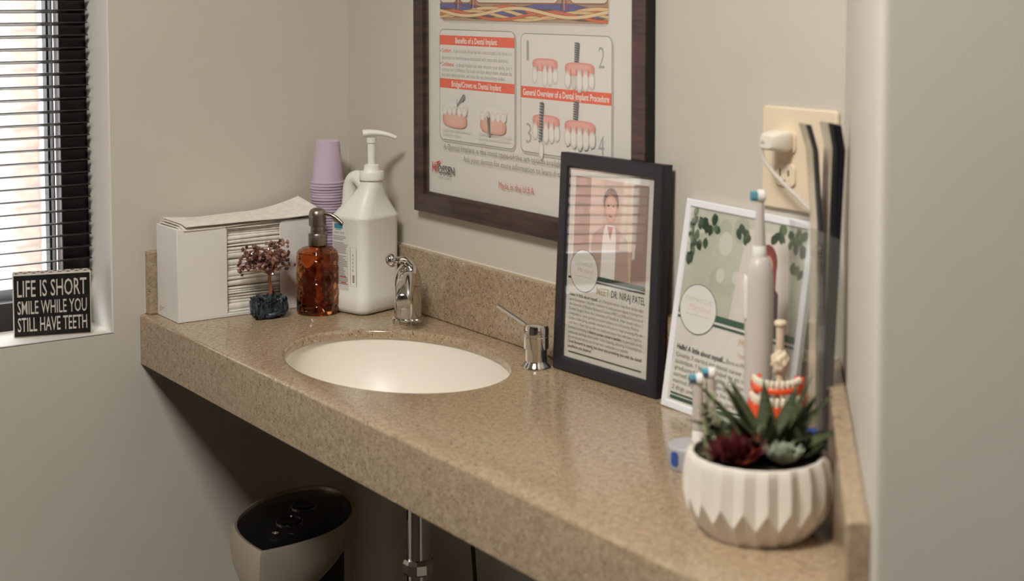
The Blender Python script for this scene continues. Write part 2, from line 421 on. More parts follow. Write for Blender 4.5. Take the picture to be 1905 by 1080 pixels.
# ------------------------------------------------------------------ counter with splashes
SX, SY, SA, SB = 0.4817, -0.192, 0.1953, 0.1407      # sink cut-out ellipse
ct = thing('vanity_counter', 'long speckled tan stone counter with thick front edge and round sink hole', 'counter', (0.5, -0.19, 0))
off = ct.location
def loc(o, p): return (p[0] - o.location.x, p[1] - o.location.y, p[2] - o.location.z)
def slab():
    bm = bmesh.new(); r = 0.005; N = 72; TH = 0.0127
    def xr(y): return L0 - y - 0.0002
    y1 = -D + r
    outer = [(0.0005, -0.0005), (xr(-0.0005), -0.0005), (xr(y1), y1), (0.0005, y1)]
    hole = [(SX + (SA + 0.006) * math.cos(2 * PI * i / N), SY + (SB + 0.006) * math.sin(2 * PI * i / N)) for i in range(N)]
    def mk(p, z): return bm.verts.new((p[0] - off.x, p[1] - off.y, z - off.z))
    for z, rr in ((0.0, 0.006), (-TH, 0.0)):
        ov = [mk(p, z) for p in outer]
        hv = [mk((SX + (SA + rr) * math.cos(2 * PI * i / N), SY + (SB + rr) * math.sin(2 * PI * i / N)), z) for i in range(N)]
        ed = [bm.edges.new((ov[i], ov[(i + 1) % 4])) for i in range(4)] + [bm.edges.new((hv[i], hv[(i + 1) % N])) for i in range(N)]
        bmesh.ops.triangle_fill(bm, use_beauty=True, edges=ed)
        if z == 0.0: top_h, top_o = hv, ov
        else: bot_h, bot_o = hv, ov
    # rounded lip of the cut-out
    prev = top_h
    for k in range(1, 5):
        a = PI / 2 * k / 4; rr = 0.006 * (1 - math.sin(a)); z = -0.006 * (1 - math.cos(a))
        ring = [mk((SX + (SA + rr) * math.cos(2 * PI * i / N), SY + (SB + rr) * math.sin(2 * PI * i / N)), z) for i in range(N)]
        for i in range(N): bm.faces.new((prev[i], prev[(i + 1) % N], ring[(i + 1) % N], ring[i]))
        prev = ring
    for i in range(N): bm.faces.new((prev[i], prev[(i + 1) % N], bot_h[(i + 1) % N], bot_h[i]))
    for i in (0, 1, 3): bm.faces.new((top_o[i], top_o[(i + 1) % 4], bot_o[(i + 1) % 4], bot_o[i]))
    # rounded nose and apron
    prof = [(y1, 0.0)] + [(-D + r - r * math.sin(PI / 2 * k / 5), -r + r * math.cos(PI / 2 * k / 5)) for k in range(1, 6)]
    prof += [(-D, -T + 0.002), (-D + 0.002, -T), (-D + 0.022, -T), (-D + 0.022, -TH)]
    L = [mk((0.0005, y), z) for y, z in prof]; Rr = [mk((xr(y), y), z) for y, z in prof]
    for i in range(len(prof) - 1): bm.faces.new((L[i], L[i + 1], Rr[i + 1], Rr[i]))
    bmesh.ops.remove_doubles(bm, verts=bm.verts, dist=1e-5)
    bmesh.ops.recalc_face_normals(bm, faces=bm.faces)
    me = bpy.data.meshes.new('slab'); bm.to_mesh(me); bm.free()
    for p in me.polygons: p.use_smooth = True
    me.set_sharp_from_angle(angle=math.radians(38))
    me.materials.append(m_stone)
    o = bpy.data.objects.new('slab', me); col.objects.link(o); o.parent = ct
slab()
ts = 0.0127
def splash(poly, label=None):
    b = MB(); b.prism([(u - off.x, w - off.y) for u, w in poly], 'z', 0.0003, SP)
    b.build('backsplash', m_stone, ct, bevel=0.002, seg=2, label=label)
tl = 0.016
q = 0.018 / math.sqrt(2)
splash([(tl + 0.0003, -0.0006), (tl + 0.0003, -ts), (L0 - 2 * q + ts - 0.0005, -ts), (L0 - 0.0012, -0.0006)], 'tall back splash under the poster')
splash([(0.0006, -0.0006), (0.0006, -D + 0.009), (tl, -D + 0.009), (tl, -0.0006)], 'short left splash beside the towel box')
splash([(L0 + 0.0004, -0.0012), (L0 + 0.366, -0.3668), (L0 + 0.366 - q, -0.3668 - q), (L0 - 2 * q + ts + 0.0003, -ts - 0.0006)], 'slanting right splash behind the plant pot')
# caulk beads
cb = MB(); cb.tube([(tl - off.x, -0.0008 - off.y, SP), (L0 - off.x - 0.004, -0.0008 - off.y, SP)], 0.0016, 6)
cb.tube([(0.001 - off.x, -D + 0.0095 - off.y, 0.001), (0.001 - off.x, -D + 0.0095 - off.y, SP)], 0.0018, 6)
cb.build('caulk_bead', m_caulk, ct)

# sink bowl hung under the counter
sk = thing('sink_basin', 'white oval undermount sink bowl set in the speckled counter', 'sink', (SX, SY, -0.0130))
def bowl(N=64):
    inner = []; K = 18; dep = 0.128
    for k in range(K + 1):
        t = k / K; a = t * PI / 2
        rr = math.cos(a) ** 0.55 if k < K else 0.0
        inner.append((max(rr, 0.12), -dep * math.sin(a) ** 1.15 if k else 0.0))
    rings = []
    A, B = SA + 0.004, SB + 0.004
    def ring(f, z, da=0.0):
        return [((A * f + da) * math.cos(2 * PI * i / N), (B * f + da) * math.sin(2 * PI * i / N), z) for i in range(N)]
    outer = [ring(0.12, -dep - 0.008)] + [ring(f, z - 0.008, 0.008) for f, z in inner[::-1][1:-2]] + [ring(1.0, -0.010, 0.008), ring(1.0, -0.009, 0.022), ring(1.0, 0.0, 0.022)]
    ins = [ring(f, z) for f, z in inner]
    return MB().loft(outer + ins)
bowl().build('basin', m_ceramic, sk, angle=50)
MB().lathe([(0.0215, -0.1275), (0.0215, -0.1255), (0.017, -0.1250), (0.0, -0.1262)], 24, cap0=False).build('drain_flange', m_chrome, sk)
dp = thing('drain_pipe', 'chrome drain pipe with slip nut hanging below the sink', 'pipe', (0.5, -0.168, FLOOR))
H = -0.016 - 0.13 - FLOOR
MB().lathe([(0.016, 0.36), (0.016, H)], 24).build('tailpiece', m_chrome, dp)
zn = -0.2955 - FLOOR
MB().lathe([(0.0205, zn - 0.010), (0.0225, zn - 0.007), (0.0225, zn + 0.006), (0.0195, zn + 0.011)], 10).build('slip_nut', m_chrome, dp, angle=20)
MB().tube(smooth_path([(0, 0, 0.37), (0, 0, 0.31), (0.0, 0.02, 0.27), (0.0, 0.06, 0.255), (0, 0.10, 0.285), (0, 0.125, 0.31), (0, 0.166, 0.315)], 6), 0.018, 16).build('trap_bend', m_chrome, dp)
sl_ = thing('supply_line', 'thin dark supply hose hanging under the counter right of the drain pipe', 'hose', (0.432, -0.028, FLOOR))
MB().tube(smooth_path([(-0.03, 0.0, 0.842), (-0.014, 0, 0.62), (0.0, 0, 0.50), (0.016, 0.0, 0.38), (0.02, 0.01, 0.28), (0.0, 0.026, 0.22)], 6), 0.0032, 8).build('hose', m_bronze, sl_)

# ------------------------------------------------------------------ poster on the back wall
PX, PZ, PW, PH, PD = 0.2395, 0.1652, 0.5697, 0.80, 0.0150
po = thing('wall_poster', 'large framed dental implant poster on the wall above the back splash', 'poster', (PX, -0.0004, PZ))
fw = 0.033
def frame_members(parent, W, H, fw, depth, mat, y0, chamfer=0.0, names=('side_rail', 'side_rail', 'bottom_rail', 'top_rail'), lip=0.004):
    """four mitred members; front face at y0 - depth"""
    def mem(p0, p1, nx, nz):
        # p0, p1 outer corners; (nx, nz) points to the opening
        prof = [(0, 0), (0, -depth + chamfer), (chamfer, -depth), (fw - lip, -depth), (fw, -depth + lip), (fw, -depth * 0.45), (fw - 0.004, 0)]
        d = Vector((p1[0] - p0[0], p1[1] - p0[1])).normalized(); rings = []
        for (px, pz), s in ((p0, 1), (p1, -1)):
            rings.append([(px + nx * a + d.x * s * a, y0 + yy, pz + nz * a + d.y * s * a) for a, yy in prof])
        return MB().loft(rings)
    mem((0, 0), (0, H), 1, 0).build(names[0], mat, parent, angle=25)
    mem((W, 0), (W, H), -1, 0).build(names[1], mat, parent, angle=25)
    mem((0, 0), (W, 0), 0, 1).build(names[2], mat, parent, angle=25)
    mem((0, H), (W, H), 0, -1).build(names[3], mat, parent, angle=25)
frame_members(po, PW, PH, fw, PD, m_walnut, 0, 0.0015)
MB().box(0.008, PW - 0.008, -0.0052, -0.0012, 0.008, PH - 0.008).build('poster_sheet', m_sheet, po, smooth=False)
MB().box(fw - 0.003, PW - fw + 0.003, -0.0108, -0.0098, fw - 0.003, PH - fw + 0.003).build('glass_pane', m_matte_glass, po, smooth=False)
MB().box(PW, PW + 0.0006, -PD + 0.0006, -0.0002, 0.0005, PH).build('edge_strip', m_blackmatte, po, smooth=False, label='black outer edge')
P = Print(-0.00535)
def W_(x): return x - PX
def Z_(z): return z - PZ
GREY = rgb(150, 148, 144); LG = rgb(178, 175, 170); RED = rgb(240, 108, 80); RED2 = rgb(222, 104, 86); WHITE = rgb(238, 235, 228)
# big jaw artwork at the top
ax0, ax1, az0 = W_(0.3051), W_(0.7205), Z_(0.4668)
art = [(u, w) for u, w in rrect(ax1 - ax0, 0.34, 0.012, 5, (ax0 + ax1) / 2, az0 + 0.17)]
P.poly([(u + 0.003, w - 0.003) for u, w in art], rgb(200, 196, 188)); P.poly(art, rgb(176, 150, 122))
P.rect(ax0 + 0.0, az0 + 0.006, ax1, az0 + 0.012, rgb(196, 165, 128))
import math as _m
def strand(ph, amp, base, w, c, k=1.6):
    pts = [(ax0 + (ax1 - ax0) * i / 60, az0 + base + amp * _m.sin(k * 2 * PI * i / 60 + ph)) for i in range(61)]
    P.line(pts, w, rgb(120, 84, 60)); P.line(pts, w * 0.8, c)
for ph, amp, base, w, c in ((0.3, .006, .017, .009, rgb(92, 98, 150)), (2.2, .007, .013, .006, rgb(96, 92, 92)), (3.6, .007, .015, .006, rgb(226, 120, 84)), (1.2, .006, .017, .008, rgb(98, 104, 158)),
                            (4.6, .007, .013, .0055, rgb(226, 196, 148)), (5.6, .006, .009, .005, rgb(222, 190, 140)), (0.9, .006, .009, .0045, rgb(214, 116, 82)), (2.9, .006, .014, .0055, rgb(232, 204, 158))):
    strand(ph, amp, base, w, c)
for u0, u1, sh in ((0.0, 0.115, 0), (0.135, 0.215, 1), (0.240, 0.735, 0), (0.80, 1.0, 1)):
    a, c = ax0 + (ax1 - ax0) * u0, ax0 + (ax1 - ax0) * u1
    q_ = rrect(c - a, 0.10, 0.010, 4, (a + c) / 2, az0 + 0.028 + 0.05)
    P.poly([(u, w - 0.002) for u, w in q_], rgb(150, 108, 82)); P.poly(q_, rgb(226, 216, 198))
    n_ = max(2, int((c - a) / 0.03))
    for i in range(n_):
        P.ell(a + (c - a) * (i + 0.5) / n_, az0 + 0.050, 0.006, 0.010, rgb(212, 196, 172), rgb(222, 210, 190), 0.3)
for fr in (0.125, 0.226, 0.768):
    u = ax0 + (ax1 - ax0) * fr
    for k, c in enumerate((rgb(120, 70, 58), rgb(214, 160, 120), rgb(188, 92, 72))):
        P.line([(u + (k - 1) * 0.002, az0 + 0.07), (u + (k - 1) * 0.003, az0 + 0.035), (u + (k - 1) * 0.007, az0 + 0.018)], 0.0022, c)
# panel outlines
def panel(x0, x1, z0, z1):
    q_ = rrect(x1 - x0, z1 - z0, 0.010, 5, (x0 + x1) / 2, (z0 + z1) / 2)
    P.line([(u + 0.0015, w - 0.0018) for u, w in q_], 0.0035, rgb(196, 192, 184), True)
    P.poly(q_, rgb(231, 228, 220)); P.line(q_, 0.0011, rgb(140, 138, 132), True)
panel(W_(0.3045), W_(0.5065), Z_(0.2835), Z_(0.4530)); panel(W_(0.5220), W_(0.7290), Z_(0.2830), Z_(0.4513))
def bar(x0, x1, z0, z1, t, h, w):
    P.rect(W_(x0), Z_(z0), W_(x1), Z_(z1), RED); P.text(t, W_((x0 + x1) / 2), Z_((z0 + z1) / 2) - h / 2, h, WHITE, w, 'c', 0.02)
bar(0.3050, 0.5060, 0.4295, 0.4442, 'Benefits of a Dental Implant', 0.0085, 0.112)
bar(0.3050, 0.5060, 0.3632, 0.3777, 'Bridge/Crown vs. Dental Implant', 0.0085, 0.134)
bar(0.5225, 0.7285, 0.3600, 0.3766, 'General Overview of a Dental Implant Procedure', 0.0088, 0.197)
def para(lines, x, z, dz, h, w, c):
    for i, t in enumerate(lines):
        P.text(t[0], W_(x), Z_(z - i * dz), h, c, t[1] * w)
P.text('•', W_(0.3062), Z_(0.4170), 0.006, rgb(70, 60, 60)); P.text('Comfort', W_(0.3105), Z_(0.4180), 0.0062, RED, 0.026, bold=0.01)
P.text('- A good implant should feel like a natural tooth is felt: there is no', W_(0.3405), Z_(0.4180), 0.0060, LG, 0.160)
P.text('discomfort or inconvenience associated with removable dentures.', W_(0.3105), Z_(0.4075), 0.0060, LG, 0.180)
P.text('•', W_(0.3062), Z_(0.3975), 0.006, rgb(70, 60, 60)); P.text('Confidence', W_(0.3105), Z_(0.3970), 0.0062, RED, 0.034, bold=0.01)
P.text('- a dental implant not only restores your ability, but it', W_(0.3485), Z_(0.3970), 0.0060, LG, 0.152)
P.text('restores your confidence. Eat foods you have always eaten, whether the', W_(0.3105), Z_(0.3890), 0.0060, LG, 0.190)
P.text('you have always spoken, and smile like you have always smiled.', W_(0.3105), Z_(0.3810), 0.0060, LG, 0.172)
GUM, GUMe = rgb(238, 180, 168), rgb(226, 150, 138); TO, TOe = rgb(240, 236, 228), rgb(204, 197, 184)
def teeth(x, z, w, gone=None, faint=False):
    x, z = W_(x), Z_(z); n = 5; tw = w / n
    P.ell(x, z + 0.0125, w / 2, 0.0090, GUM, GUMe, 0, 24, 0.6)
    for i in (0, 4, 1, 3, 2):
        if i == gone: continue
        sc = (0.85, 1.0, 1.1, 1.0, 0.8)[i]
        P.ell(x - w / 2 + tw * (i + 0.5), z - 0.0035 * sc, tw * 0.56, 0.0145 * sc, TO, TOe, 0.0, 18, 0.85)
    for i in range(1, n): P.ell(x - w / 2 + tw * i, z + 0.0075, 0.0022, 0.0055, GUMe)
def implant(x, z, h, w, lean=0.07):
    x, z = W_(x), Z_(z)
    P.poly([(x - w * 0.38, z), (x + w * 0.38, z), (x + w * 0.5 + lean * h, z + h * 0.93), (x + w * 0.2 + lean * h, z + h), (x - w * 0.2 + lean * h, z + h), (x - w * 0.5 + lean * h, z + h * 0.93)], rgb(134, 136, 134))
    nn = 14
    for i in range(nn):
        t = (i + 0.5) / nn; uu = x + lean * h * t; ww = w * (0.8 + 0.25 * t) / 2
        P.line([(uu - ww * 1.1, z + h * t + 0.0004), (uu + ww * 1.15, z + h * t - 0.0012)], h / nn * 0.42, rgb(84, 86, 86))
        P.line([(uu - ww * 0.75, z + h * t + 0.0014), (uu - ww * 0.1, z + h * t + 0.0010)], h / nn * 0.35, rgb(186, 188, 184))
NUM = rgb(176, 174, 168)
for t, x, z in (('1', 0.5360, 0.4130), ('2', 0.7010, 0.4085), ('3', 0.5350, 0.2955), ('4', 0.7010, 0.2905)):
    P.text(t, W_(x), Z_(z), 0.029, NUM, 0.013 if t != '1' else 0.006, bold=-0.006)
teeth(0.5805, 0.3960, 0.060, 1); implant(0.6520, 0.3990, 0.043, 0.0105); teeth(0.6600, 0.3930, 0.066, 1)
P.ell(W_(0.6480), Z_(0.3870), 0.0058, 0.010, rgb(222, 216, 206), TOe)
teeth(0.5835, 0.3170, 0.064, 1); implant(0.5705, 0.2985, 0.058, 0.0095)
P.ell(W_(0.5730), Z_(0.2880), 0.0062, 0.013, TO, TOe)
implant(0.6505, 0.3165, 0.046, 0.0105); teeth(0.6620, 0.3145, 0.068)
# left panel jaws
for jx, jz in ((0.3490, 0.3155), (0.4530, 0.3135)):
    P.ell(W_(jx), Z_(jz + 0.016), 0.036, 0.013, rgb(236, 233, 226), rgb(228, 224, 216), 0, 24, 0.7)
    P.ell(W_(jx), Z_(jz), 0.034, 0.012, rgb(234, 188, 170), rgb(220, 156, 138), -0.03, 24, 0.7)
    for i in range(5): P.ell(W_(jx - 0.027 + 0.0135 * i), Z_(jz + 0.0135), 0.0062, 0.0075, rgb(236, 232, 224), rgb(214, 206, 194))
P.poly([(W_(0.3560), Z_(0.3395)), (W_(0.3580), Z_(0.3355)), (W_(0.3790), Z_(0.3500)), (W_(0.3770), Z_(0.3560)), (W_(0.3730), Z_(0.3560))], rgb(140, 140, 136))
P.line([(W_(0.3560), Z_(0.3480)), (W_(0.3565), Z_(0.3340)), (W_(0.3520), Z_(0.3230))], 0.0013, rgb(120, 120, 118))
implant(0.4445, 0.2975, 0.030, 0.0075, -0.10); P.ell(W_(0.4425), Z_(0.3300), 0.0030, 0.0055, rgb(214, 208, 198), TOe)
for i, (t, w) in enumerate((('Bridges/Crowns require grinding adjacent', 0.080), ('healthy teeth for support.', 0.048))): P.text(t, W_(0.3180), Z_(0.2975 - 0.0065 * i), 0.0038, rgb(196, 192, 186), w)
for i, (t, w) in enumerate((('A dental implant replaces the missing tooth', 0.086), ('root, leaving neighbouring healthy teeth', 0.084), ('untouched.', 0.022))): P.text(t, W_(0.4150), Z_(0.2985 - 0.0065 * i), 0.0038, rgb(196, 192, 186), w)
P.text('A Dental Implant is the most state-of-the art option available for treating', W_(0.3180), Z_(0.2690), 0.0085, rgb(146, 144, 140), 0.372)
P.text('Ask your dentist for more information to learn if it is right for you', W_(0.3740), Z_(0.2545), 0.0085, rgb(146, 144, 140), 0.318)
P.text('H', W_(0.2850), Z_(0.2308), 0.0150, rgb(206, 62, 48), 0.0095, bold=0.025)
P.rect(W_(0.2975), Z_(0.2308), W_(0.3000), Z_(0.2440), rgb(206, 62, 48)); P.poly([(W_(0.2960), Z_(0.2450)), (W_(0.2985), Z_(0.2470)), (W_(0.3090), Z_(0.2500)), (W_(0.3075), Z_(0.2465)), (W_(0.3010), Z_(0.2440))], rgb(206, 62, 48))
P.text('OSSEN', W_(0.3015), Z_(0.2300), 0.0125, rgb(92, 90, 88), 0.0475, bold=0.02)
P.text('I M P L A N T', W_(0.3035), Z_(0.2215), 0.0042, rgb(146, 142, 138), 0.038)
P.text('Made in the U.S.A.', W_(0.4690), Z_(0.2240), 0.0095, rgb(206, 96, 80), 0.090)
P.build(po)
# ------------------------------------------------------------------ box sign on the window sill
sg = thing('box_sign', 'small black wooden box sign with white lettering on the window sill', 'sign', (-0.0430, -0.5655, WZ0 + 0.0016), (0, 0, math.radians(73.2)))
SW, SH, SD = 0.1165, 0.0985, 0.028
m_signside = principled('whitewashed_wood', rgb(206, 196, 184), 0.7)
MB().box(0, SW, 0.0012, SD, 0, SH).build('box_body', m_signside, sg, bevel=0.0015)
m_signface = noise_tint(principled('sign_face', rgb(28, 26, 25), 0.55, spec=0.3), rgb(22, 20, 20), rgb(36, 33, 31), 60)
MB().box(0.0018, SW - 0.0018, 0.0, 0.0014, 0.0018, SH - 0.0018).build('front_face', m_signface, sg, smooth=False, bevel=0.0006)
P = Print(-0.00005)
SC = rgb(206, 198, 186)
for t, z, h in (('LIFE IS SHORT', 0.0635, 0.0255), ('SMILE WHILE YOU', 0.0365, 0.0205), ('STILL HAVE TEETH', 0.0095, 0.0215)):
    P.text(t, 0.0068, z, h, SC, SW - 0.0136, bold=0.006)
P.build(sg, 'lettering', 'off white capital lettering')
md = MB()
for i in range(9):
    for j in range(2):
        md.lathe([(0.0030, SH + 0.0001), (0.0030, SH + 0.0004)], 10, (0.008 + i * 0.0128 + j * 0.0064 - 0.002, 0.009 + j * 0.011, 0))
md.build('painted_dot', m_signface, sg)

# ------------------------------------------------------------------ towel box and the folded towels in it
BX0, BX1, BY0, BY1, BH = 0.0175, 0.1010, -0.3560, -0.1130, 0.1455
tb = thing('towel_box', 'open white card dispenser box of paper towels at the left end of the counter', 'box', (0.06, -0.235, 0.0005))
def bb(x0, x1, y0, y1, z0, z1, name='panel', bev=0.0008, lab=None):
    o = tb.location
    return MB().box(x0 - o.x, x1 - o.x, y0 - o.y, y1 - o.y, z0 - o.z, z1 - o.z).build(name, m_card, tb, bevel=bev, label=lab)
w_ = 0.0018
bb(BX0, BX1, BY0, BY1, 0.0005, 0.0023, 'bottom_panel')
bb(BX0, BX0 + w_, BY0, BY1, 0.0023, BH, 'rear_panel')
bb(BX0 + w_, BX1 - w_, BY0, BY0 + w_, 0.0023, BH, 'end_panel')
bb(BX0 + w_, BX1 - w_, BY1 - w_, BY1, 0.0023, BH, 'end_panel')
def front_panel(y0, y1, ry, side):
    o = tb.location; r = 0.008
    pts = [(y0, 0.0023), (y1, 0.0023)]
    if side > 0: pts += [(y1, BH - r), (y1 - r * 0.3, BH - r * 0.3), (y1 - r, BH), (y0, BH)]
    else: pts += [(y1, BH), (y0 + r, BH), (y0 + r * 0.3, BH - r * 0.3), (y0, BH - r)]
    MB().prism([(u - o.y, w - o.z) for u, w in pts], 'x', BX1 - w_ - o.x, BX1 - o.x).build('front_panel', m_card, tb, bevel=0.0006)
front_panel(BY0, -0.2735, 0, 1); front_panel(-0.1825, BY1, 0, -1)
bb(BX1 - 0.0035, BX1, -0.2735, -0.1825, 0.0023, 0.006, 'front_lip')
P = Print(0)
for i in range(3): P.rect(0.004 + 0.0, 0.010 - i * 0.0028, 0.024 - 0.006 * i, 0.0114 - i * 0.0028, rgb(176, 172, 166))
mk_ = P.build(tb, 'printed_mark'); mk_.location = (BX0 + 0.004 - tb.location.x, BY0 - 0.0002 - tb.location.y, 0.004)


ORD = 'topmost second third fourth fifth sixth seventh eighth ninth tenth eleventh twelfth thirteenth fourteenth fifteenth sixteenth seventeenth eighteenth nineteenth twentieth'.split()
def nth(i):
    if i < 20: return ORD[i]
    if i == 29: return 'thirtieth'
    return ('twenty-' if i < 29 else 'thirty-') + ORD[(i - 20) % 10].replace('topmost', 'first')
def towel_mesh(seed):
    rnd = random.Random(seed); b = MB(); nx, ny = 5, 12; th = 0.0046
    X0, X1, Y0, Y1 = BX0 + w_ + 0.001, BX1 - 0.0042, BY0 + w_ + 0.0015, BY1 - w_ - 0.0015
    ph = rnd.uniform(0, 6.28); am = 0.0007; dx = rnd.uniform(-0.0022, 0.0010)
    rings = []
    for j in range(ny + 1):
        y = Y0 + (Y1 - Y0) * j / ny; dz = am * math.sin(ph + 5.0 * j / ny); tt = th * (0.5 + 0.12 * math.sin(ph * 3 + 7.0 * j / ny))
        xf = X1 + dx + 0.0006 * math.sin(ph + 9.0 * j / ny)
        ring = [(X0, y, dz - tt)] + [(xf - tt * (1 - math.cos(a)) - 0.0, y, dz + tt * math.sin(a)) for a in (-PI / 2, -PI / 4, 0, PI / 4, PI / 2)] + [(X0, y, dz + tt)]
        rings.append(ring)
    return b.loft(rings)
twl = [towel_mesh(s).mesh('folded_towel', m_towel, True, 60) for s in range(6)]
nT = 25; trnd = random.Random(9); tks = [trnd.choice((0.5, 0.7, 0.9, 1.2, 1.7)) for i in range(nT)]
unit = (0.1450 - 0.0034) / sum(tks); z = 0.0034
for i in range(nT):
    o = bpy.data.objects.new('folded_towel', twl[(i * 5 + i // 3) % 6]); col.objects.link(o)
    o.location = (0, 0, z + tks[i] * unit / 2); o.scale = (1, 1, tks[i] * unit / 0.0054); z += tks[i] * unit
    tag(o, 'folded off white paper towel inside the dispenser box, ' + nth(nT - 1 - i) + (' of the stack' if i == nT - 1 else ' from the top'), 'paper towel', 'folded paper towels in the dispenser box')
# loose layers on top, the uppermost curling up at its far end
def top_sheet(zb, ext, lift, x0, x1, y0, y1, th, seed):
    b = MB(); nx, ny = 10, 26
    def Z(u, v):
        s = max(0.0, (v - 0.62) / 0.38)
        return zb + lift * (s ** 1.6) * (1.0 - 0.75 * u) + 0.0012 * math.sin(7 * v + seed) * (1 - u) + ext * max(0, 0.25 - v) * (1 - u * 0.6) - 0.010 * max(0, u - 0.82) / 0.18 * (0.35 + 0.25 * math.sin(3 * v + seed))
    vs = []; fs = []
    for s in (0, 1):
        for j in range(ny + 1):
            for i in range(nx + 1):
                u, v = i / nx, j / ny
                vs.append((x0 + (x1 - x0) * u + 0.001 * math.sin(4 * v + seed), y0 + (y1 - y0) * v + (0.004 * u if j == 0 else 0), Z(u, v) - s * th))
    n1 = (nx + 1) * (ny + 1)
    def I(s, i, j): return s * n1 + j * (nx + 1) + i
    for j in range(ny):
        for i in range(nx):
            fs.append((I(0, i, j), I(0, i + 1, j), I(0, i + 1, j + 1), I(0, i, j + 1))); fs.append((I(1, i, j), I(1, i, j + 1), I(1, i + 1, j + 1), I(1, i + 1, j)))
    for j in range(ny):
        fs.append((I(0, 0, j), I(0, 0, j + 1), I(1, 0, j + 1), I(1, 0, j))); fs.append((I(0, nx, j), I(1, nx, j), I(1, nx, j + 1), I(0, nx, j + 1)))
    for i in range(nx):
        fs.append((I(0, i, 0), I(1, i, 0), I(1, i + 1, 0), I(0, i + 1, 0))); fs.append((I(0, i, ny), I(0, i + 1, ny), I(1, i + 1, ny), I(1, i, ny)))
    return b.add(vs, fs)
zt = z
for k, (dz, ext, lift, x1, lab) in enumerate(((0.0016, 0.006, 0.004, 0.099, 'thin loose towel layer lowest under the curled top sheet'), (0.0040, 0.010, 0.008, 0.102, 'thin loose towel layer just under the curled top sheet'), (0.0066, 0.016, 0.020, 0.1065, 'topmost loose paper towel curling up over the dispenser box'))):
    o = top_sheet(zt + dz, ext, lift, BX0 + 0.003, x1, BY0 + 0.004 + 0.002 * k, BY1 + (0.004 if k == 2 else -0.004), 0.0012, k * 1.7).build('paper_towel', m_towel, None, angle=60)
    tag(o, lab, 'paper towel', 'loose towels on the dispenser box')

# ------------------------------------------------------------------ stack of lilac cups in the corner
CX, CY = 0.0480, -0.0680
cupb = MB()
cupb.lathe([(0.0172, 0.0685), (0.0192, 0.0700), (0.0205, 0.0690), (0.0209, 0.0630), (0.0216, 0.0580), (0.0262, 0.0030), (0.0282, 0.0026), (0.0286, 0.0013), (0.0282, 0.0), (0.0268, 0.0), (0.0255, 0.003), (0.0206, 0.0570), (0.0196, 0.0640), (0.0172, 0.0660)], 28, cap0=True, cap1=True)
cup_me = cupb.mesh('drinking_cup', m_cup, True, 35)
ncup = 42; pitch = 0.0047
for i in range(ncup):
    o = bpy.data.objects.new('drinking_cup', cup_me); col.objects.link(o)
    o.location = (CX + 0.0006 * math.sin(i * 1.3), CY + 0.0006 * math.cos(i * 1.7), 0.0004 + i * pitch); o.rotation_euler = (0, 0, i * 0.7)
    n_ = ncup - 1 - i
    if n_: tag(o, ('upside down lilac plastic cup in the corner stack, rim ' + nth(n_) + ' from the top') if n_ < 12 else 'upside down lilac plastic cup low in the corner stack, hidden by the soap jug', 'cup', 'stacked lilac cups')
    else: tag(o, 'topmost upside down lilac plastic cup of the corner stack, fully visible', 'cup', 'stacked lilac cups')

# ------------------------------------------------------------------ white soap jug with pump
JX, JY = 0.1760, -0.0680
jg = thing('soap_jug', 'large white plastic soap jug with handle and pump in the counter corner', 'jug', (JX, JY, 0.0006), (0, 0, math.radians(17)))
A_, B_ = 0.078, 0.092
def rr(z, w, d, r, cx=0, cy=0): return [(x, y, z) for x, y in rrect(w, d, r, 5, cx, cy)]
rings = [rr(0.0, A_ - 0.016, B_ - 0.016, 0.012), rr(0.004, A_ - 0.004, B_ - 0.004, 0.016), rr(0.009, A_, B_, 0.018), rr(0.0275, A_, B_, 0.018), rr(0.0290, A_ - 0.0022, B_ - 0.0022, 0.017),
         rr(0.148, A_ - 0.0022, B_ - 0.0022, 0.017), rr(0.1500, A_ - 0.0008, B_ - 0.0008, 0.018), rr(0.1535, A_, B_, 0.018), rr(0.1565, A_ - 0.003, B_ - 0.003, 0.018),
         rr(0.172, A_ - 0.018, B_ - 0.020, 0.020, 0.004), rr(0.190, A_ - 0.036, B_ - 0.044, 0.018, 0.010), rr(0.204, 0.036, 0.038, 0.0175, 0.0145), rr(0.2085, 0.034, 0.034, 0.0165, 0.015), rr(0.2150, 0.032, 0.032, 0.0158, 0.015)]
MB().loft(rings).build('bottle', m_hdpe, jg, angle=42)
hp = smooth_path([(0.004, 0, 0.199), (-0.010, 0, 0.2110), (-0.0235, 0, 0.2095), (-0.0305, 0, 0.196), (-0.0325, 0, 0.178), (-0.0330, 0, 0.160)], 5)
MB().tube(hp, [0.0125] * 6 + [0.0122] * (len(hp) - 12) + [0.012, 0.0125, 0.013, 0.0135, 0.014, 0.0145], 14, up=(0, 1, 0), flat=1.15).build('handle', m_hdpe, jg, angle=60)
cl = 0.015
MB().lathe([(0.0198, 0.2115), (0.0200, 0.2125), (0.0200, 0.2235), (0.0192, 0.2250)] + [(0.0135, 0.2252), (0.0128, 0.2262), (0.0118, 0.2350), (0.0090, 0.2362)], 36, (cl, 0, 0)).build('pump_collar', m_white, jg, angle=30)
MB().lathe([(0.0062, 0.2355), (0.0062, 0.2700), (0.0078, 0.2705), (0.0082, 0.2790)], 20, (cl, 0, 0)).build('pump_stem', m_white, jg, angle=30)
Mz = Matrix.Translation((cl, 0, 0)) @ Matrix.Rotation(math.radians(55 - 17), 4, 'Z')
hd = smooth_path([(-0.0125, 0, 0.2850), (-0.004, 0, 0.2862), (0.010, 0, 0.2860), (0.026, 0, 0.2832), (0.0395, 0, 0.2785)], 5)
MB().tube(hd, [0.0100 - 0.0056 * (i / (len(hd) - 1)) for i in range(len(hd))], 12, up=(0, 0, 1), flat=0.66, M=Mz).build('pump_nozzle', m_white, jg, angle=60)
P = Print(-(B_ - 0.0022) / 2 - 0.0002)
